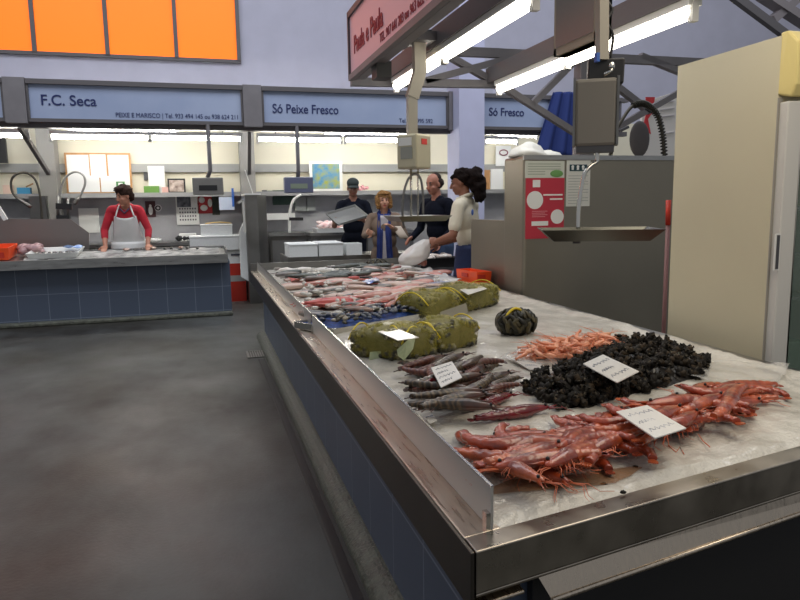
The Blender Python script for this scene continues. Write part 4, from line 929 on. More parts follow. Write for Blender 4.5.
# ---- dark striped prawns
TG = [stripe_mat('tiger_shell', (34, 27, 21), (92, 74, 54), 15, 'X', .35, 7, .15), stripe_mat('tiger_shell_red', (66, 24, 20), (104, 58, 42), 15, 'X', .35, 7, .15)]
TGH = mat('tiger_head', (84, 50, 38), .3, 0, rgb2=(46, 34, 28), vscale=25, coat=.5); TGL = mat('tiger_leg', (124, 74, 58), .4)
TP = [prawn('tiger_prawn', TG[0], TGH, TGL, .27, .35, .078, seed=11), prawn('tiger_prawn', TG[1], TGH, TGL, .26, .7, .08, seed=12), prawn('tiger_prawn', TG[0], TGH, TGL, .28, -.3, .076, seed=13)]
tl_ = [(402, 372, 6), (424, 368, -12), (446, 366, -14), (480, 376, -16), (482, 368, -14), (400, 383, -6), (424, 380, 8), (441, 384, 16), (400, 392, 4), (426, 392, -4), (468, 386, -18), (480, 392, -14), (450, 394, -12), (412, 402, 4), (440, 400, -4), (474, 402, -10), (496, 394, -20), (404, 410, 4), (460, 378, -14), (416, 376, 0), (446, 406, -6), (492, 384, -16), (436, 372, -10), (456, 384, -8), (430, 388, 0), (470, 376, -20), (466, 400, -12), (486, 398, -14), (440, 396, 2), (452, 372, -14), (500, 390, -18), (424, 398, 4), (476, 366, -16), (460, 396, -6)]
for i, (x, y, dy) in enumerate(tl_):
    x = max(x, 428+(y-372)*.66)
    place(TP[i % 3], on_ice(x, y, .004+.020*(i % 3)), (rp_.uniform(-.4, .4), 0, dirang(x, y, 40, dy)+(PI if i % 4 == 1 or x < 464 else 0)), rp_.uniform(.86, 1.0), 'dark banded prawn in the heap on the ice before the yellow net bags', 'prawn', 'dark banded prawns')
CB = mat('crimson_shell', (122, 22, 32), .26, 0, rgb2=(80, 14, 22), vscale=20, coat=.5); CBL = mat('crimson_leg', (140, 44, 44), .4)
CP = prawn('crimson_prawn', CB, CB, CBL, .27, .2, .082, seed=17)
for i, (x, y, dx, dy, s) in enumerate(((450, 407, -40, 1, .72), (490, 407, -40, 12, .84), (512, 419, -40, 6, 1.0), (430, 384, -30, 10, .6))):
    place(CP, on_ice(x, y, .004 if i < 3 else .05), (0, 0, dirang(x, y, dx, dy)), s, ['dark crimson prawn touching the frosted screen, leftmost of the three in the row', 'dark crimson prawn in the middle of the row of three on the ice', 'biggest dark crimson prawn, nearest to the orange-red heap', 'dark crimson prawn lying on top of the dark banded prawns'][i], 'prawn')
# ---- small pink shrimps
SH_M = mat('pink_shrimp', (214, 128, 92), .35, 0, rgb2=(226, 160, 124), vscale=30, coat=.3)
def shrimp(seed):
    rg = random.Random(seed); m = MB(); P = []; a = .2; p = Vector((-.045, 0, .008)); n = 9; cv = rg.uniform(.8, 1.8)
    for i in range(n+1):
        P.append(Vector(p)); a -= cv/n; p = p+Vector((math.cos(a), math.sin(a), 0))*.01
    m.tube(P, [.003, .007, .0085, .0085, .008, .0075, .0065, .0055, .004, .006], 7)
    for k in range(3): m.tube([P[0], P[0]+Vector((-.03, .01*k-.01, .002)), P[0]+Vector((-.06, .03*k-.03, -.004))], [.0012, .001, .0005], 4)
    for k in range(5): m.tube([P[2+k], P[2+k]+Vector((-.006, -.014, -.004))], [.0014, .0006], 4)
    return m.build('pink_shrimp', SH_M, origin=(0, 0, 0))
SHR = [shrimp(i) for i in range(3)]
POLY = [(524, 353), (540, 346), (566, 343), (590, 340), (620, 338), (612, 350), (590, 352), (575, 357), (548, 361), (532, 358)]
k = 0
while k < 120:
    x = rp_.uniform(520, 622); y = rp_.uniform(336, 364)
    if not inpoly(x, y, POLY): continue
    place(SHR[k % 3], on_ice(x, y, .004+rp_.uniform(0, .035)), (rp_.uniform(-.5, .5), rp_.uniform(-.3, .3), rp_.uniform(0, 6.3)), rp_.uniform(.9, 1.4), 'tiny pale pink shrimp in the small loose pile left of the dark shellfish', 'shrimp', 'tiny pink shrimps'); k += 1
# ---- heap of ragged dark shellfish
DK = [mat('barnacle_black', (34, 29, 22), .6, spec=.2, metal=0, rgb2=(15, 13, 11), vscale=30), mat('barnacle_brown', (68, 54, 36), .6, spec=.2, metal=0, rgb2=(26, 22, 16), vscale=30), mat('barnacle_grey', (112, 102, 84), .6, spec=.2, metal=0, rgb2=(36, 32, 26), vscale=40)]
def barnacle(seed):
    rg = random.Random(seed); m = MB()
    for k in range(3):
        d = Vector((rg.uniform(-1, 1), rg.uniform(-1, 1), rg.uniform(.1, 1))).normalized(); b = Vector((0, 0, .012))
        tip = b+d*rg.uniform(.016, .024)
        m.tube([b-d*.008, b+d*.009, tip], [.007, .0105, .0085], 6, rg.choice((0, 1)))
        e = d.cross(Vector((.3, .2, .9))).normalized()
        for q in (-1, 0, 1): m.add([tip+e*.008*(q-.5), tip+e*.008*(q+.5), tip+d*.008+e*.006*q+d.cross(e)*.004, tip+d.cross(e)*.008], [(0, 1, 2), (1, 3, 2), (3, 0, 2), (0, 3, 1)], 2 if q == 0 else 0)
    m.ell((0, 0, .01), (.013, .012, .009), None, 7, 5, 0, nz=.5, seed=seed)
    return m.build('dark_shellfish', DK, origin=(0, 0, 0))
BAR = [barnacle(i) for i in range(6)]
HP = [(522, 390), (545, 376), (570, 370), (598, 356), (625, 344), (650, 341), (672, 348), (700, 357), (716, 368), (714, 378), (680, 386), (645, 394), (610, 404), (585, 412), (556, 412), (535, 402)]
cxh, cyh = 622, 378; k = 0
base_m = MB()
while k < 296:
    x = rp_.uniform(518, 722); y = rp_.uniform(338, 416)
    if not inpoly(x, y, HP): continue
    p = Pz(x, y, BZ)
    if rp_.random() > min(1, (p.x**2+p.y**2)/9+.45): continue
    edge = min(1, min(math.hypot((x-hx)/2.2, y-hy) for hx, hy in [((HP[i][0]+HP[(i+1) % len(HP)][0])/2, (HP[i][1]+HP[(i+1) % len(HP)][1])/2) for i in range(len(HP))]+HP)/11)
    place(BAR[k % 6], on_ice(x, y, .0)+Vector((0, 0, .055*edge*rp_.uniform(.6, 1))), (rp_.uniform(-.9, .9), rp_.uniform(-.9, .9), rp_.uniform(0, 6.3)), rp_.uniform(1.0, 1.4), 'ragged blackish shellfish in the big dark heap behind the orange-red prawns', 'shellfish', 'dark ragged shellfish in the heap'); k += 1
# the rest of the heap under them
cen = Pz(cxh, cyh, BZ); ring = [Pz(x, y, BZ) for x, y in HP]
def heapfn(u, v):
    t = u*len(ring) % len(ring); i = int(t) % len(ring); q = ring[i].lerp(ring[(i+1) % len(ring)], t-int(t)); p = cen.lerp(q, v*.96)
    nz = noise.noise(Vector((p.x*45, p.y*45, 0)))
    return (p.x+.006*noise.noise(Vector((p.x*60, p.y*60, 5))), p.y, icez(p.x, p.y)-.004+.050*(1-v**3)+.014*nz*(1-v**6))
tag(base_m.grid(heapfn, 160, 30, sm=False).build('dark_shellfish_heap', mat('heap_dark', (40, 36, 32), .4, 0, rgb2=(20, 18, 16), vscale=60, coat=.3)), 'body of the big dark heap of ragged shellfish, under the pieces on top', 'shellfish', kind='stuff')
for i, (x, y) in enumerate(((635, 467), (623, 492), (604, 484))):
    o = MB().ell(on_ice(x, y, .004), (.009, .006, .004), None, 7, 5, nz=.4, seed=i).build('shell_bit', DK[0]); tag(o, ['dark shell bit on the bare ice under the near price card', 'dark shell bit nearest to the steel rim of the ice bed', 'dark shell bit at the edge of the brown puddle'][i], 'shell bit')
def loose(px, label):
    tag(MB().tube([on_ice(x, y, .006) for x, y in px], .0016, 5).build('prawn_leg', ORL), label, 'prawn leg')
loose(((668, 446), (676, 454), (680, 447), (684, 454)), 'loose zigzag prawn leg on the ice right of the near price card')
loose(((698, 434), (703, 441), (710, 447)), 'loose straight prawn feeler on the bare ice at the right')
pud = MB(); pc = on_ice(565, 485); 
pud.grid(lambda u, v: (lambda a, r: (pc.x+math.cos(a)*r*.20*(1+.25*math.sin(3*a)), pc.y+math.sin(a)*r*.05*(1+.2*math.cos(2*a)), icez(pc.x+math.cos(a)*r*.20*(1+.25*math.sin(3*a)), pc.y+math.sin(a)*r*.05*(1+.2*math.cos(2*a)))+.0035))(u*2*PI, v), 40, 8)
tag(pud.build('meltwater_puddle', mat('brown_water', (150, 106, 64), .05, alpha=.6, coat=1)), 'shallow brown puddle of prawn juice on the near ice', 'puddle')

# ---- price cards
def qcard(px, h, label, lines=3, m=None, name='price_card', hs=None):
    hs = hs or [h]*4
    q = [on_ice(x, y, hh) for (x, y), hh in zip(px, hs)]; nrm = (q[1]-q[0]).cross(q[3]-q[0]).normalized()
    if nrm.z < 0: nrm = -nrm
    o = MB().prism(q, nrm*.003).build(name, m or mat('card_white', (226, 224, 218), .35, coat=.3)); tag(o, label, 'price card')
    w_ = MB()
    for i in range(lines):
        v = (i+.8)/(lines+.6); a = q[0].lerp(q[3], v).lerp(q[1].lerp(q[2], v), .12); b = q[0].lerp(q[3], v).lerp(q[1].lerp(q[2], v), .88 if i % 2 == 0 else .6)
        pts = [a.lerp(b, s/14)+nrm*.0036+(q[3]-q[0])*(.05*math.sin(s*2.3+i)) for s in range(15)]; w_.tube(pts, .0011, 4)
    if lines: w_.build('handwriting', mat('pen_grey', (150, 152, 164), .6), o)
    return o
qcard(((583, 366), (603, 357.5), (639, 372), (617, 384)), .100, 'white price card lying on the dark shellfish heap')
qcard(((616, 415.5), (647, 408), (686, 431), (655, 440)), .098, 'white price card lying on the near heap of orange-red prawns')
qcard(((431, 369), (452, 362.5), (462, 378), (441, 388)), .09, 'white price card with grey writing on the dark banded prawns', 4)
qcard(((506, 362-5), (528, 361), (552, 370), (530, 371)), .012, 'thin grey-white price card flat on the ice beside the tiny pink shrimps', 2, mat('card_grey', (190, 186, 178), .4))
qcard(((420, 414), (430, 412), (437, 421), (430, 424)), .02, 'small white card by the frosted screen below the crimson prawns', 1)

# ---- yellow net bags of shellfish
NET = mat('yellow_net', (202, 190, 76), .45, alpha=.27, bump=.5, bscale=160)
CLAM = mat('clam_shell', (82, 80, 60), .5, 0, rgb2=(34, 34, 27), vscale=30, bump=.3, bscale=60)
CLAM2 = mat('clam_pale', (158, 152, 122), .5, 0, rgb2=(84, 80, 60), vscale=30)
YST = mat('yellow_band', (214, 190, 40), .4)
def net_bag(pa, pb, dep, h, label, seed, stripes=False):
    dep *= 1.2; h *= 1.25
    """bag whose front bottom edge runs from pixel pa to pb on the ice"""
    A = on_ice(*pa); B = on_ice(*pb); d = (B-A); L = d.length; d.normalize(); n = Vector((-d.y, d.x, 0)); n = n if n.y > 0 else -n
    c = (A+B)/2+n*dep/2; rg = random.Random(seed)
    t = thing('net_bag', label, 'bag', (c.x, c.y, BZ-.004), 'yellow net bags of shellfish')
    R = Matrix((d, n, Vector((0, 0, 1)))).transposed()
    def shell(k):
        def fn(u, v):
            a = u*2*PI; b = (v-.5)*PI; e = .30
            cx = abs(math.cos(b))**e; sx = math.copysign(abs(math.cos(a))**e, math.cos(a)); sy = math.copysign(abs(math.sin(a))**e, math.sin(a)); sz = math.copysign(abs(math.sin(b))**.45, math.sin(b))
            p = Vector((cx*sx*L*.5, cx*sy*dep*.5, h*.5+sz*h*.5)); p *= 1
            w_ = 1+.05*noise.noise(Vector((p.x*22+seed, p.y*22, p.z*22)))+.03*noise.noise(Vector((p.x*60, p.y*60, p.z*60+seed)))
            sag = .92+.08*math.cos(p.x/L*6)
            return c+R @ Vector((p.x*w_*k, p.y*w_*k, max(.003, p.z*w_*sag*(k if k < 1 else 1.0))))
        return fn
    MB().grid(shell(1.0), 44, 22).build('net', NET, t)
    m = MB(); m.grid(shell(.90), 30, 14, 0)
    for i in range(260):
        u, v = rg.random(), .12+.82*rg.random(); p = Vector(shell(.92)(u, v)); m.ell(p, (.019, .015, .011), rotm(rg.uniform(-1, 1), rg.uniform(-1, 1), rg.uniform(0, 6)), 6, 4, rg.choice((0, 0, 0, 1)))
    o = m.build('shellfish_filling', [CLAM, CLAM2], t); o['kind'] = 'stuff'
    e = MB()
    for s in (-.5, .5):
        e.tube([c+R @ Vector((L*s*.98, dep*(q-.5)*.9, h*(.2+.75*math.sin(PI*(.15+.7*q))))) for q in [i/8 for i in range(9)]], .004, 6)
    e.build('end_band', YST, t)
    return t
net_bag((347, 357), (401, 362.5), .20, .115, 'yellow net bag of shellfish touching the frosted screen, front row', 1)
net_bag((404, 361), (440, 357), .20, .115, 'yellow net bag of shellfish in the middle of the front row', 2)
net_bag((442, 356), (482, 347), .20, .115, 'yellow net bag of shellfish at the right end of the front row', 3)
net_bag((430, 321), (464, 315), .26, .13, 'yellow net bag of shellfish in the back row with a grey card on its side', 4)
net_bag((468, 314), (503, 305), .26, .13, 'yellow net bag of shellfish at the right end of the back row', 5)
GCARD = mat('card_green', (196, 206, 170), .5, 0, rgb2=(176, 190, 150), vscale=40)
def pcard(pts, name, label, m, Y=None):
    """upright or leaning card: corners (x, y, height above the ice, ground pixel x, y)"""
    q = []
    for x, y, Yd in pts: q.append(Py(x, y, Yd))
    nrm = (q[1]-q[0]).cross(q[3]-q[0]).normalized(); nrm = -nrm if nrm.y > 0 else nrm
    tag(MB().prism(q, nrm*.003).build(name, m), label, 'card')
Y1 = on_ice(405, 361).y; Y2 = on_ice(374, 359).y; YB1 = on_ice(447, 318).y
pcard(((408, 338.5, Y1-.015), (415, 339, Y1-.02), (413, 349, Y1-.03), (404, 360.5, Y1-.03)), 'leaf_tag', 'pale green leaf-shaped tag hanging between the two left net bags', GCARD)
pcard(((397, 350, Y1-.015), (408, 340, Y1-.018), (404, 360.5, Y1-.03), (398, 356, Y1-.03)), 'leaf_tag', 'pale green left half of the folded tag between the two left net bags', GCARD)
pcard(((370, 352, Y2-.02), (381, 351, Y2-.02), (380, 361, Y2-.03), (369, 361, Y2-.03)), 'square_tag', 'pale square tag on the front of the leftmost net bag', GCARD)
pcard(((440, 312, YB1-.02), (466, 303, YB1-.02), (468, 313, YB1-.03), (441, 321, YB1-.03)), 'grey_card', 'grey card on the side of the back-row net bag', mat('card_dull', (150, 146, 132), .5))
def tcard(px, z, label):
    q = [Pz(x, y, z) for x, y in px]; o = MB().prism(q, (0, 0, .003)).build('price_card', mat('card_white', (226, 224, 218), .35)); tag(o, label, 'price card')
tcard(((378, 332), (396, 328.5), (419, 338), (398, 341)), BZ+.125, 'white price card lying on top of the two left net bags')
tcard(((460, 290), (479, 285.5), (487, 289), (468, 295)), BZ+.14, 'white price card on top of the rightmost back-row net bag')
# clams in a tray lined with blue net
trA, trB = on_ice(337, 335), on_ice(430, 318)
tr_ = thing('clam_tray', 'low steel-edged tray lined with blue net holding clams', 'tray', ((trA+trB)/2)*1)
d = (trB-trA); Lt = d.length; d.normalize(); n = Vector((-d.y, d.x, 0)); Rt = Matrix((d, n, Vector((0, 0, 1)))).transposed()
ctr = (trA+trB)/2+n*.17; ctr.z = BZ+.001
MB().tray(ctr, (Lt+.05, .36, .036), .008, Rt).build('tray', CHROME, tr_)
BN = mat('blue_net', (44, 84, 160), .5, 0, rgb2=(30, 50, 90), vscale=40, bump=.6, bscale=120)
m = MB(); m.grid(lambda u, v: ctr+Rt @ Vector(((u-.5)*(Lt+.02), (v-.5)*.33, .026+.016*noise.noise(Vector((u*9, v*4, 2))))), 40, 12); m.build('net_lining', BN, tr_)
def clam(seed, m1):
    m = MB(); m.ell((0, 0, .009), (.019, .015, .009), None, 10, 6); m.ell((.012, 0, .010), (.006, .005, .006), None, 6, 4); return m.build('clam', m1, origin=(0, 0, 0))
CLB = mat('clam_bluegrey', (96, 104, 118), .35, 0, rgb2=(52, 56, 64), vscale=26, coat=.4); CLP = mat('clam_cream', (176, 168, 146), .4, 0, rgb2=(110, 100, 84), vscale=26)
CLM = [clam(0, CLB), clam(1, CLP), clam(2, CLAM)]
for i in range(90):
    u, v = rp_.uniform(-.46, .46), rp_.uniform(-.42, .42); p = ctr+Rt @ Vector((u*(Lt), v*.32, .040+rp_.uniform(0, .02)))
    place(CLM[i % 3 if i % 2 else 0], p, (rp_.uniform(-.6, .6), rp_.uniform(-.6, .6), rp_.uniform(0, 6)), rp_.uniform(.9, 1.3), ['small blue-grey clam in the blue-lined tray', 'small cream clam in the blue-lined tray', 'small olive clam in the blue-lined tray'][CLM.index(CLM[i % 3 if i % 2 else 0])], 'clam', 'clams in the blue-lined tray')
tcard(((374, 326), (388, 322), (399, 324), (381, 331.5)), BZ+.085, 'small white price card lying on the clams in the blue-lined tray')
for i in range(60):
    t = rp_.random(); x = 335+t*96+rp_.uniform(-3, 3); y = 316-t*9+rp_.uniform(-4, 2)
    place(CLM[(i*7) % 3 if i % 3 else 0], on_ice(x, y, .004+rp_.uniform(0, .02)), (rp_.uniform(-.6, .6), rp_.uniform(-.6, .6), rp_.uniform(0, 6)), rp_.uniform(1.1, 1.5), ['blue-grey clam in the loose row on the ice behind the blue-lined tray', 'cream clam in the loose row on the ice behind the blue-lined tray', 'olive clam in the loose row on the ice behind the blue-lined tray'][CLM.index(CLM[(i*7) % 3 if i % 3 else 0])], 'clam', 'loose clams behind the tray')
# round dark bundles of mussels
MUS = mat('mussel_shell', (40, 39, 28), .4, 0, spec=.3, rgb2=(22, 22, 17), vscale=25)
MUS2 = mat('mussel_brown', (80, 72, 46), .4, 0, spec=.3, rgb2=(40, 37, 26), vscale=25)
def bundle(px, r, h, label, seed, band=True):
    p = on_ice(*px); rg = random.Random(seed); t = thing('mussel_bundle', label, 'shellfish bundle', (p.x, p.y, BZ-.002))
    m = MB(); m.ell(p+Vector((0, 0, h*.48)), (r*.9, r*.85, h*.48), None, 16, 10, nz=.3, seed=seed)
    for i in range(120):
        a = rg.uniform(0, 2*PI); b = math.asin(rg.uniform(-.7, 1)); nrm = Vector((math.cos(b)*math.cos(a), math.cos(b)*math.sin(a), math.sin(b)))
        q = p+Vector((nrm.x*r*.92, nrm.y*r*.87, h*.48+nrm.z*h*.47)); q.z = max(q.z, p.z+.008)
        R = nrm.to_track_quat('Y', 'Z').to_matrix() @ rotm(0, rg.uniform(-.9, .9), rg.uniform(-.3, .3)); m.ell(q, (.012*r/.1, .010*r/.1, .030*r/.1), R, 7, 5, rg.choice((0, 0, 1)))
    o = m.build('shells', [MUS, MUS2], t); o['kind'] = 'stuff'
    if band: MB().tube([p+Vector((-r*.75+i*r*.11, -r*.35+.0*i, h*(.70+.36*math.sin(PI*i/10)))) for i in range(9)], .007, 6).build('yellow_band', YST, t)
bundle((516, 335), .108, .135, 'round dark bundle of mussels with a yellow band on the bare ice', 3)
bundle((377, 272), .12, .13, 'round olive bundle of mussels at the far edge of the ice bed', 5, False)

# ---- fish and pieces on the far half
def frow(proto, pts, scale, label, cat, group, dirpx=(40, -2), jit=.25, h=.004, flip=.5, tilt=.15):
    for (x, y) in pts:
        an = dirang(x, y, *dirpx)+rr.uniform(-jit, jit)+(PI if rr.random() < flip else 0)
        place(proto, on_ice(x, y, h+rr.uniform(0, .02)), (rr.uniform(-tilt, tilt), rr.uniform(-.06, .06), an), scale*rr.uniform(.88, 1.1), label, cat, group)
def span(x0, x1, y0, y1, n, j=1.2): return [(x0+(x1-x0)*(i+.5)/n+rr.uniform(-2, 2), y0+(y1-y0)*(i+.5)/n+rr.uniform(-j, j)) for i in range(n)]
frow(P_DARK, span(296, 340, 280, 276, 6)+span(330, 382, 283, 276, 7)+span(300, 372, 284, 282, 6), 1.0, 'dark grey-green fish in the far row at the end of the ice bed', 'fish', 'dark fish of the far row')
frow(P_DARK, span(298, 378, 281, 275, 9)+span(335, 382, 270, 268, 4)+span(284, 300, 275, 279, 3), .9, 'dark grey-green fish lying on top of the far row of the ice bed', 'fish', 'dark fish on top of the far row', h=.05)
frow(P_PINK, span(300, 400, 289, 277, 12)+span(330, 440, 287, 275, 9), .95, 'pink fish in the long row across the far half of the ice bed', 'fish', 'pink fish of the long row')
frow(P_GREY, span(308, 372, 297, 291, 7)+span(372, 440, 290, 280, 6)+span(420, 448, 296, 288, 3), 1.0, 'silver-grey fish behind the red fish on the ice bed', 'fish', 'silver fish of the ice bed')
frow(P_BRN, span(346, 372, 301, 297, 4)+span(392, 432, 306, 296, 4), .9, 'brownish fish between the silver and pink ones', 'fish', 'brownish fish of the ice bed')
frow(P_RED, span(316, 344, 309, 304, 5)+[(330, 313-4), (352, 303)], 1.0, 'red fish in the cluster by the far frosted screen', 'fish', 'red fish by the screen')
frow(P_PINK, span(352, 404, 306, 295, 8)+span(372, 420, 299, 287, 6), .95, 'pink fish in the cluster in front of the silver ones', 'fish', 'pink fish of the near cluster')
frow(P_BRN, [(405, 301)], 1.25, 'large pale brown flat fish behind the blue-lined tray', 'fish', None, (40, -9), .05, .01, 0)
P_LONG = fish_mesh('long_dark_fish', [mat('navy_skin', (48, 52, 60), .28, .2, rgb2=(80, 84, 90), vscale=10, coat=.5), GREYF, FING], .5, .07, .05)
frow(P_LONG, [(338, 321)], .9, 'long blackish fish by the joint of the two frosted screens', 'fish', None, (40, 2), .05, .006, 0)
rm = random.Random(77)
FIELD = [(296, 283), (330, 274), (380, 268), (430, 276), (452, 287), (432, 300), (400, 308), (352, 313), (326, 309)]
k = 0
MIX = [(P_PINK, 'pink'), (P_GREY, 'silver-grey'), (P_DARK, 'dark'), (P_BRN, 'brownish'), (P_RED, 'red')]
while k < 90:
    x = rm.uniform(290, 455); y = rm.uniform(266, 314)
    if not inpoly(x, y, FIELD): continue
    pr_, nm = MIX[rm.choice((0, 0, 1, 1, 2, 2, 3, 3, 4))]
    place(pr_, on_ice(x, y, .03+rm.uniform(0, .03)), (rm.uniform(-.5, .5), rm.uniform(-.12, .12), dirang(x, y, 40, -3)+rm.uniform(-.8, .8)+(PI if rm.random() < .5 else 0)), rm.uniform(.45, .75), 'small '+nm+' fish lying across the bigger fish on the far half of the ice bed', 'fish', 'small '+nm+' fish on top of the rows'); k += 1
lm = MB(); k = 0
while k < 170:
    x = rm.uniform(280, 455); y = rm.uniform(264, 315)
    if not inpoly(x, y, [(278, 272), (340, 266), (400, 266), (440, 276), (455, 288), (432, 302), (400, 310), (345, 317), (318, 312)]): continue
    lm.ell(on_ice(x, y, .035+rm.uniform(0, .03)), (rm.uniform(.012, .035), rm.uniform(.012, .03), rm.uniform(.008, .018)), rotm(0, 0, rm.uniform(0, 3)), 7, 5, nz=.5, seed=k); k += 1
tag(lm.build('ice_lumps', mat('ice_lump', (204, 200, 190), .25, coat=.5)), 'white lumps of ice scattered over the fish on the far half of the ice bed', 'ice', kind='stuff')
SQ = mat('squid_flesh', (226, 220, 212), .3, coat=.4)
def squid(seed):
    m = MB(); m.tube([(-.14, 0, .02), (-.12, 0, .022), (-.03, 0, .026), (.06, 0, .022), (.10, 0, .01)], [.008, .022, .028, .018, .003], 9)
    m.prism([(.02, -.012, .02), (.06, -.055, .014), (.11, 0, .012), (.06, .055, .014), (.02, .012, .02)], (0, 0, .005))
    for k in range(5): m.tube([(-.13, (k-2)*.006, .018), (-.19, (k-2)*.016, .01), (-.25, (k-2)*.02+.01*math.sin(k), .006)], [.006, .005, .002], 5)
    return m.build('squid', SQ, origin=(0, 0, 0))
SQP = squid(1)
for i, (x, y) in enumerate([(285, 273), (294, 274.5), (284, 277), (300, 272), (322, 273), (346, 268.5), (352, 270)]+[(356, 270), (362, 267.5), (398, 271), (408, 273)]):
    place(SQP, on_ice(x, y, .01), (rr.uniform(-.2, .2), 0, rr.uniform(0, 6)), rr.uniform(.8, 1.15), 'whitish squid among the fish at the far edge of the ice bed', 'squid', 'squid at the far edge')
for i in range(14): pass
frow(P_DARK, [(336, 269), (340, 271.5), (348, 272), (330, 271), (281, 271.5), (290, 279)], .7, 'small dark fish scattered along the far edge of the ice bed', 'fish', 'small dark fish of the far edge', (30, 4), 1.2)
def sheet(px, h, label, m, nm='plastic_sheet'):
    A, B, C, D = [Pz(x, y, BZ) for x, y in px]
    def fn(u, v): p = A.lerp(B, u).lerp(D.lerp(C, u), v); return (p.x, p.y, icez(p.x, p.y)+h+.022*noise.noise(Vector((p.x*9, p.y*7, 3)))+.008*noise.noise(Vector((p.x*30, p.y*26, 8))))
    tag(MB().grid(fn, 20, 14, thick=.002).build(nm, m), label, 'sheet')
sheet(((428, 272), (462, 284), (440, 290), (404, 277)), .035, 'white plastic sheet over the ice at the vendor side', mat('milky_sheet', (222, 220, 216), .3, coat=.4))
BLP = mat('blue_print_film', (196, 200, 210), .3, 0, rgb2=(84, 110, 180), vscale=9, coat=.4)
sheet(((428, 291), (446, 286), (452, 291), (436, 296)), .05, 'crumpled plastic bag with blue print on the fish right of the middle', BLP, 'plastic_bag')
sheet(((362, 291), (376, 286), (380, 291), (368, 294)), .07, 'small blue-printed bag lying on the silver fish', BLP, 'plastic_bag')
# orange box at the vendor side
ob = thing('orange_box', 'small bright orange plastic box at the vendor side of the ice counter', 'box', Pz(463, 287, .74))
a = Px(452, 287, 2.2); b = Px(477, 287, 2.34); yo = Pz(463, 287, .73).y
MB().tray((2.21, 5.35, .732), (.13, .34, .105), .01, rotm(0, 0, .12), 0, 1.08).build('body', ORANGE, ob)
MB().box((2.205, 5.165, .80), (.07, .012, .03), rotm(0, 0, .12)).box((2.135, 5.36, .80), (.012, .1, .03), rotm(0, 0, .12)).build('handle_slot', RED, ob)
# steel ledge with a black tub beyond the vendor side
lg = thing('steel_ledge', 'steel side table behind the ice counter under the black tub', 'table', (2.42, 6.75, 0))
MB().bb(2.25, 2.62, 6.68, 7.32, .70, .735).build('top', STEEL, lg)
for x in (2.28, 2.59):
    for y in (6.71, 7.29): MB().bb(x-.015, x+.015, y-.015, y+.015, 0, .70).build('leg', STEEL_D, lg)
tbk = thing('black_tub', 'black tub of ice and fish in front of the shop assistant in the white shirt', 'tub', (2.3, 6.9, .735))
MB().tray((2.40, 7.0, .736), (.44, .56, .10), .012, None, 0, 1.08).build('tub', BLACK, tbk)
m = MB()
for i in range(40): m.ell((2.40+rr.uniform(-.18, .18), 6.96+rr.uniform(-.25, .25), .82+rr.uniform(0, .035)), (.035, .03, .02), rotm(rr.uniform(-.4, .4), 0, rr.uniform(0, 3)), 6, 4, nz=.4, seed=i)
o = m.build('ice_filling', mat('ice_bits', (224, 220, 212), .35, 0, rgb2=(200, 180, 168), vscale=20), tbk); o['kind'] = 'stuff'

# ------------------------------------------------------------------ people
class Body:
    def __init__(s): s.P = []
    def cap(s, a, b, ra, rb, l): s.P.append(('c', Vector(a), Vector(b), ra, rb, l)); return s
    def ell(s, c, r, l, R=None): s.P.append(('e', Vector(c), Vector(r), R or Matrix.Identity(3), None, l)); return s
    def mesh(s, name, mats, parent, xf, voxel=.0085, smooth=3):
        m = MB()
        for k, a, b, ra, rb, l in s.P:
            if k == 'c':
                d = (b-a).normalized(); L = (b-a).length; pts = []; rs = []
                for t in (-85, -60, -30, 0): q = math.radians(t); pts.append(a+d*ra*math.sin(q)); rs.append(ra*math.cos(q))
                if L > .02: pts.append(a.lerp(b, .5)); rs.append((ra+rb)/2)
                for t in (0, 30, 60, 85): q = math.radians(t); pts.append(b+d*rb*math.sin(q)); rs.append(rb*math.cos(q))
                m.tube(pts, rs, 14)
            else: m.ell(a, b, ra, 20, 14)
        o = m.build(name, mats, None, origin=(0, 0, 0))
        md = o.modifiers.new('r', 'REMESH'); md.mode = 'VOXEL'; md.voxel_size = voxel; md.use_smooth_shade = True
        ms = o.modifiers.new('s', 'SMOOTH'); ms.factor = .5; ms.iterations = smooth
        dg = bpy.context.evaluated_depsgraph_get(); dg.update()
        me = bpy.data.meshes.new_from_object(o.evaluated_get(dg)); bpy.data.objects.remove(o)
        n = len(me.polygons); C = np.empty(n*3); me.polygons.foreach_get('center', C); C = C.reshape(-1, 3)
        best = np.full(n, 1e9); lab = np.zeros(n, int)
        for k, a, b, ra, rb, l in s.P:
            if k == 'c':
                A = np.array(a); D = np.array(b)-A; t = np.clip((C-A) @ D/max(1e-9, D @ D), 0, 1); dist = np.linalg.norm(C-A-t[:, None]*D, axis=1)-(ra+(rb-ra)*t)
            else:
                q = (C-np.array(a)) @ np.array(ra); k0 = np.linalg.norm(q/np.array(b), axis=1); k1 = np.linalg.norm(q/np.array(b)**2, axis=1); dist = k0*(k0-1)/np.maximum(k1, 1e-6)
            w_ = dist < best; best[w_] = dist[w_]; lab[w_] = l
        me.transform(xf); me.materials.clear()
        for q in mats: me.materials.append(q)
        me.polygons.foreach_set('material_index', lab.tolist()); me.polygons.foreach_set('use_smooth', [True]*n); me.update()
        ob = bpy.data.objects.new(name, me); COL.objects.link(ob); ob.parent = parent
        return ob
SK, TOP, BOT, SHOE, EYE, LIP, BROW, TRIM = range(8)
def skin(n, c): return mat(n, c, .5, 0, var=.05, vscale=20, sss=.0)
EYEM = mat('eye_dark', (96, 76, 66), .4); SHOEM = mat('shoe_black', (30, 30, 32), .5)
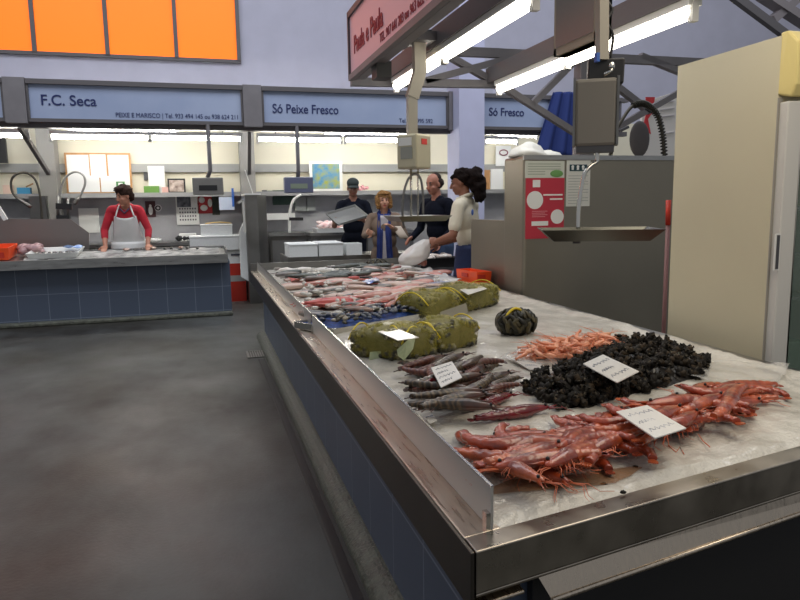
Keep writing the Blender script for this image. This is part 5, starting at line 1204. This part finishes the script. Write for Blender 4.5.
def person(label, loc, heading, scale, mats, elbows, wrists, hdirs, hnorms, sleeve='long', head=(0, 0, 0), lean=0, stance=0, headpos=None, sh=.185, curl=.5, build=1.0):
    """local frame: x to the person's right, y forward, z up, about 1.74 m tall; heading turns +y"""
    B = Body(); H0 = Vector((0, 0, .95)); RL = Matrix.Rotation(-lean, 3, 'X')
    T = lambda p: H0+RL @ (Vector(p)-H0)
    w = build
    B.ell((0, 0, .95), (.165*w, .12*w, .12), BOT)
    B.ell(T((0, .005, 1.10)), (.150*w, .112*w, .15), TOP, RL).ell(T((0, .01, 1.28)), (.172*w, .122*w, .18), TOP, RL)
    B.cap(T((-sh+.02, 0, 1.41)), T((sh-.02, 0, 1.41)), .066, .066, TOP)
    B.cap(T((-.06, -.01, 1.44)), T((.06, -.01, 1.44)), .06, .06, TOP)
    hp = Vector(headpos) if headpos else T((0, .03, 1.635))
    RH = RL.to_quaternion().slerp(Matrix.Identity(3).to_quaternion(), .7).to_matrix() @ Euler((head[1], head[2], head[0]), 'XYZ').to_matrix()
    B.cap(T((0, 0, 1.44)), hp+RH @ Vector((0, -.02, -.06)), .058, .052, SK)
    h = lambda x, y, z: hp+RH @ Vector((x, y, z))
    B.ell(h(0, -.012, .03), (.074, .094, .085), SK, RH).ell(h(0, .022, -.04), (.060, .070, .075), SK, RH).ell(h(0, .058, -.088), (.030, .028, .024), SK, RH)
    B.cap(h(0, .088, .012), h(0, .110, -.028), .009, .014, SK)
    for s in (-1, 1):
        B.ell(h(s*.075, -.008, -.012), (.010, .022, .034), SK, RH)
        B.ell(h(s*.031, .079, .008), (.011, .008, .006), EYE, RH)
        B.cap(h(s*.018, .088, .033), h(s*.046, .076, .033), .004, .003, BROW)
        B.ell(h(s*.040, .060, -.030), (.022, .022, .018), SK, RH)
    B.ell(h(0, .088, -.060), (.024, .010, .008), LIP, RH)
    for i, s in enumerate((-1, 1)):
        S = T((s*sh, 0, 1.40)); E_ = Vector(elbows[i]); W_ = Vector(wrists[i]); fl = TOP if sleeve in ('long', 'cuff') else SK
        if sleeve == 'short':
            mid = S.lerp(E_, .72); B.cap(S, mid, .064, .062, TOP).cap(mid, E_, .044, .041, SK)
        else: B.cap(S, E_, .060, .048, TOP)
        if sleeve == 'cuff':
            q = E_.lerp(W_, .45); B.cap(E_, q, .047, .044, TOP).cap(q, W_, .037, .028, SK)
        elif sleeve == 'long': B.cap(E_, W_, .046, .036, TOP)
        else: B.cap(E_, W_, .041, .028, SK)
        d = Vector(hdirs[i]).normalized(); n = Vector(hnorms[i]); n = (n-d*n.dot(d)).normalized(); sd = d.cross(n)*s
        Rm = Matrix((sd, d, n)).transposed()
        B.ell(W_+d*.045, (.041, .052, .019), SK, Rm)
        for k, (o_, ln) in enumerate(((-.030, .072), (-.010, .082), (.010, .078), (.029, .062))):
            b = W_+d*.085+sd*o_; d1 = (d+n*curl*.5).normalized(); d2 = (d+n*curl*1.6).normalized(); m1 = b+d1*ln*.55; B.cap(b-d*.02, m1, .0105, .0095, SK).cap(m1, m1+d2*ln*.5, .0095, .0075, SK)
        b = W_+d*.025-sd*.034; m1 = b+(d*.6-sd*.7+n*.3).normalized()*.042; B.cap(b, m1, .013, .011, SK).cap(m1, m1+(d*.9-sd*.2+n*.4*curl).normalized()*.034, .011, .008, SK)
        hx = s*.095; ky = .02+stance*s*.06
        B.cap((hx, 0, .92), (s*.10, ky, .50), .088*w, .060, BOT).cap((s*.10, ky, .50), (s*.10, stance*s*.1-.01, .10), .060, .046, BOT)
        B.cap((s*.10, stance*s*.1-.03, .045), (s*.12, stance*s*.1+.13, .038), .042, .036, SHOE)
    root = thing('person', label, 'person', loc)
    xf = Matrix.Rotation(heading, 4, 'Z') @ Matrix.Scale(scale, 4)
    B.mesh('body', mats, root, xf)
    return root, xf, h, T, RH, hp
def put(mb, name, m, root, xf, bevel=0):
    off = Vector(root.location); mb.v = [(xf @ v)+off for v in mb.v]; return mb.build(name, m, root, bevel=bevel)
def hair(root, xf, h, RH, col, blobs, name='hair', nz=.18, seed=0):
    m = MB()
    for i, (c, r) in enumerate(blobs): m.ell(h(*c), r, RH, 22, 16, nz=nz, seed=seed+i)
    # wavy strands
    for v in m.v: v += Vector((1, .7, .9))*.006*noise.noise(v*42)+Vector((.5, -.8, .6))*.004*noise.noise(v*90)
    return put(m, name, mat(name+'_'+root.name.replace('.', '_'), col, .85, 0, spec=.12, var=.35, vscale=45, bump=.8, bscale=90), root, xf)
LIPM = mat('lips', (150, 84, 76), .5)
# red jumper fishmonger
S1 = skin('skin_tan', (176, 122, 98)); JUMP = mat('red_jumper', (176, 28, 46), .8, 0, var=.12, vscale=10, bump=.4, bscale=60)
zb = 0.0
sc1 = 1.02
loc = Vector((-.985, 10.12, zb)); hd = PI
cz = (bedz(9.72)+.03-zb)/sc1
root, xf, h, T, RH, hp = person('man in a red jumper and white apron leaning both hands on the far counter', loc, hd, sc1, [S1, JUMP, mat('dark_trousers', (44, 46, 58), .8), SHOEM, EYEM, LIPM, mat('brow_dark', (50, 38, 32), .7), WHITE],
    [(-.275, .20, 1.10), (.275, .20, 1.10)], [(-.262, .335, cz+.045), (.262, .335, cz+.045)], [(-.1, .85, -.42), (.1, .85, -.42)], [(0, -.3, -1), (0, -.3, -1)], 'cuff', (-.8, -.22, 0), .46, curl=.15, sh=.178, build=1.0)
hair(root, xf, h, RH, (54, 38, 32), [((0, -.03, .055), (.096, .108, .085)), ((0, -.075, -.01), (.092, .060, .095)), ((0, .02, .10), (.072, .080, .035))], seed=2, nz=.25)
APR = mat('white_apron', (222, 222, 220), .5, 0, var=.03, vscale=8, bump=.3, bscale=14)
ap = MB()
def apfn(u, v):
    z = 1.37-v*.87; wd = (.135+.07*min(1, v*2.2)) ; a = (u-.5)*2; y = .172+.0*min(1, v*2)-.075*a*a
    p = T((a*wd, y, z)) if z > .95 else Vector((a*wd*1.05, y+.03, z)); return p
ap.grid(apfn, 20, 24, thick=.006); put(ap, 'apron', APR, root, xf)
m = MB(); m.tube([T(p) for p in ((-.12, .135, 1.36), (-.10, .11, 1.42), (-.075, .045, 1.475), (-.05, -.05, 1.50), (.05, -.05, 1.50), (.075, .045, 1.475), (.10, .11, 1.42), (.12, .135, 1.36))], .010, 6)
put(m, 'apron_strap', APR, root, xf)
m = MB(); m.tube([T((-.06, .075, 1.47)), T((0, .115, 1.42)), T((.06, .075, 1.47))], .014, 6); put(m, 'collar', mat('navy_check', (60, 44, 70), .7), root, xf)
# man with the cap
S2 = skin('skin_brown', (150, 104, 84)); NAVY = mat('navy_shirt', (22, 25, 36), .9, 0, spec=.15, var=.15, vscale=10, bump=.3, bscale=50)
loc = Vector((Py(353, 200, 9.15).x, 9.15, .03)); sc_ = .985
root, xf, h, T, RH, hp = person('man in a dark cap and dark polo shirt holding a grey steel tray', loc, math.radians(172), sc_, [S2, NAVY, NAVY, SHOEM, EYEM, LIPM, mat('brow_dark', (50, 38, 32), .7), WHITE],
    [(-.26, .05, 1.12), (.27, .05, 1.12)], [(-.10, .30, 1.20), (.26, .30, 1.17)], [(.2, .9, .1), (.1, .95, .15)], [(.3, 0, 1), (-.2, 0, 1)], 'short', (0, -.22, 0), .04, curl=.8, sh=.17)
hair(root, xf, h, RH, (44, 34, 30), [((0, -.035, .035), (.079, .085, .07))], seed=4, nz=.08)
CAPM = mat('cap_green', (52, 60, 58), .8)
m = MB(); m.ell(h(0, -.015, .065), (.085, .102, .070), RH, 20, 12); m.grid(lambda u, v: h((u-.5)*.15, .07+v*.075*(1-(2*u-1)**2*.55), .055-.02*v-.02*(2*u-1)**2), 12, 5, thick=.006); put(m, 'cap', CAPM, root, xf)
tcp = loc+(xf @ Vector((.12, .42, 1.25)))
tg_ = MB(); Rq = Euler((math.radians(24), math.radians(-14), math.radians(12))).to_matrix()
tg_.tray(tcp, (.42, .34, .035), .008, Rq, 0, 1.06); tag(tg_.build('steel_tray', mat('tray_grey', (150, 150, 146), .4, .5)), 'grey steel tray held tilted by the man in the cap', 'tray')
# blond woman
S3 = skin('skin_pale', (200, 148, 122)); COAT = mat('beige_coat', (128, 108, 92), .85, 0, var=.1, vscale=14, bump=.3, bscale=60)
loc = Vector((Py(384, 210, 7.85).x, 7.85, 0)); sc_ = .89
root, xf, h, T, RH, hp = person('blond woman in a beige coat with a blue scarf among the shoppers', loc, math.radians(165), sc_, [S3, COAT, COAT, SHOEM, EYEM, mat('lips_red', (168, 80, 76), .5), mat('brow_light', (120, 90, 64), .7), WHITE],
    [(-.28, .04, 1.16), (.26, .10, 1.18)], [(-.11, .24, 1.27), (.15, .30, 1.20)], [(.5, .5, .5), (.6, .6, .35)], [(.4, .3, -.6), (-.6, .3, -.2)], 'long', (.12, -.05, .05), .02, curl=.7, sh=.18, build=1.1)
hair(root, xf, h, RH, (150, 112, 70), [((0, -.03, .055), (.100, .108, .075)), ((.075, -.01, -.01), (.040, .066, .085)), ((-.075, -.01, -.01), (.040, .066, .085)), ((.078, .01, -.07), (.034, .05, .045)), ((-.078, .01, -.07), (.034, .05, .045)), ((0, -.085, -.02), (.085, .05, .10)), ((0, .045, .092), (.07, .045, .026))], seed=11, nz=.3)
SCF = mat('blue_scarf', (38, 54, 116), .8, 0, var=.2, vscale=12); BLOUSE = mat('pale_blouse', (190, 184, 188), .8)
m = MB(); m.grid(lambda u, v: T(((u-.5)*.10-.02*v, .135+.012*v, 1.44-.6*v)), 8, 14, thick=.006); put(m, 'blouse', BLOUSE, root, xf)
m = MB()
for s in (-1, 1): m.grid(lambda u, v: T((s*(.045+.03*v+(u-.5)*.075), .10+.055*min(1, v*3)-.02*abs(u-.5)+.006*math.sin(u*14), 1.46-.72*v)), 10, 18, thick=.008)
m.tube([T((-.07, .08, 1.465)), T((-.06, -.04, 1.50)), T((.06, -.04, 1.50)), T((.07, .08, 1.465))], .026, 8); put(m, 'scarf', SCF, root, xf)
m = MB(); m.ell(h(.082, .0, -.055), (.007,)*3, None, 8, 6).ell(h(-.082, .0, -.055), (.007,)*3, None, 8, 6); put(m, 'earring', WHITE, root, xf)
m = MB(); a = Vector((.05, .29, 1.29)); m.grid(lambda u, v: T((-.16-.10*v+(u-.5)*.12, .17+.08*math.sin(v*2), 1.30-.16*v)), 6, 8, thick=.02); put(m, 'sleeve_fold', mat('pale_coat', (196, 182, 166), .8), root, xf)
# bald man
S4 = skin('skin_ruddy', (178, 120, 98)); NV2 = mat('navy_jersey', (17, 20, 32), .9, 0, spec=.15, var=.15, vscale=8, bump=.3, bscale=40)
loc = Vector((Py(440, 200, 7.4).x, 7.4, 0)); sc_ = 1.0
root, xf, h, T, RH, hp = person('balding man in a dark navy jersey looking down at the fish', loc, math.radians(112), sc_, [S4, NV2, mat('jeans', (62, 82, 116), .8), SHOEM, EYEM, LIPM, mat('brow_dark', (50, 38, 32), .7), WHITE],
    [(-.28, .05, 1.12), (.26, .08, 1.12)], [(-.24, .22, .98), (.18, .28, 1.02)], [(.2, .9, -.3), (-.3, .9, -.2)], [(.6, 0, -.6), (-.6, 0, -.6)], 'long', (.12, -.22, 0), .10, sh=.205, build=1.12)
hair(root, xf, h, RH, (56, 48, 44), [((.055, -.045, .0), (.030, .066, .058)), ((-.055, -.045, .0), (.030, .066, .058)), ((0, -.078, .0), (.066, .040, .066)), ((0, -.048, .046), (.072, .072, .074))], seed=21, nz=.08)
# shop assistant with the ponytail
S5 = skin('skin_dark', (140, 92, 70)); POLO = mat('cream_polo', (214, 206, 184), .75, 0, var=.05, vscale=8, bump=.35, bscale=22); SKT = mat('navy_skirt', (34, 46, 84), .8, 0, var=.15, vscale=8)
loc = Vector((Py(470, 200, 6.12).x, 6.12, .0)); sc_ = .985
root, xf, h, T, RH, hp = person('shop assistant in a cream polo shirt with a dark curly ponytail, filling a plastic bag', loc, math.radians(46), sc_, [S5, POLO, SKT, SHOEM, EYEM, LIPM, mat('brow_dark', (50, 38, 32), .7), WHITE],
    [(-.28, .06, 1.13), (.22, .12, 1.10)], [(-.20, .27, 1.06), (-.06, .31, 1.03)], [(.3, .85, .1), (-.2, .9, -.1)], [(.8, 0, -.4), (-.8, 0, -.4)], 'short', (.22, -.20, 0), .10, curl=.9, sh=.185, build=1.0)
hair(root, xf, h, RH, (30, 22, 20), [((0, -.03, .05), (.090, .106, .084)), ((0, -.08, -.0), (.078, .055, .08)), ((0, -.14, .01), (.10, .085, .10)), ((.01, -.16, -.07), (.105, .08, .11)), ((0, -.15, -.15), (.085, .06, .085))], seed=31, nz=.4)
m = MB(); m.grid(lambda u, v: (lambda a: Vector(((.17+.045*v)*math.cos(a), (.125+.04*v)*math.sin(a), 1.02-.42*v)))(u*2*PI), 32, 10, thick=.006); put(m, 'skirt', SKT, root, xf)
m = MB(); m.tube([T((-.075, .06, 1.47)), T((-.07, -.05, 1.50)), T((0, -.075, 1.51)), T((.07, -.05, 1.50)), T((.075, .06, 1.47))], .018, 8); put(m, 'collar', POLO, root, xf)
m = MB(); m.ell(T((-.12, -.112, 1.33)), (.03, .006, .03), None, 12, 6); put(m, 'blue_badge', BLUEP, root, xf)
hb = loc+(xf @ Vector((-.17, .38, 1.02)))
BAGM = mat('thin_white_bag', (232, 228, 222), .3, alpha=.72, coat=.6)
m = MB()
def bagfn(u, v):
    a = u*2*PI; r = .03+.115*math.sin(min(1, v*1.12)*PI*.62)**.8; z = .06-.25*v; r *= 1+.16*noise.noise(Vector((math.cos(a)*2, math.sin(a)*2, v*4)))
    if v > .85: r *= 1-(v-.85)*3
    return (hb.x-.17*v-.02+math.cos(a)*r, hb.y+.04*v+math.sin(a)*r*.8, hb.z+z)
m.grid(bagfn, 30, 18); tag(m.build('plastic_bag', BAGM), 'white plastic bag of fish held over the black tub by the shop assistant', 'bag')
m = MB()
for i in range(5): m.ell((hb.x-.06+rr.uniform(-.05, .05), hb.y+.03+rr.uniform(-.04, .04), hb.z-.12+rr.uniform(-.04, .04)), (.07, .04, .03), rotm(rr.uniform(-1, 1), rr.uniform(-1, 1), rr.uniform(0, 3)), 8, 6)
tag(m.build('bagged_fish', mat('brown_red_fish', (128, 74, 60), .4)), 'brownish fish inside the white plastic bag over the black tub', 'fish')
bpy.context.view_layer.update()
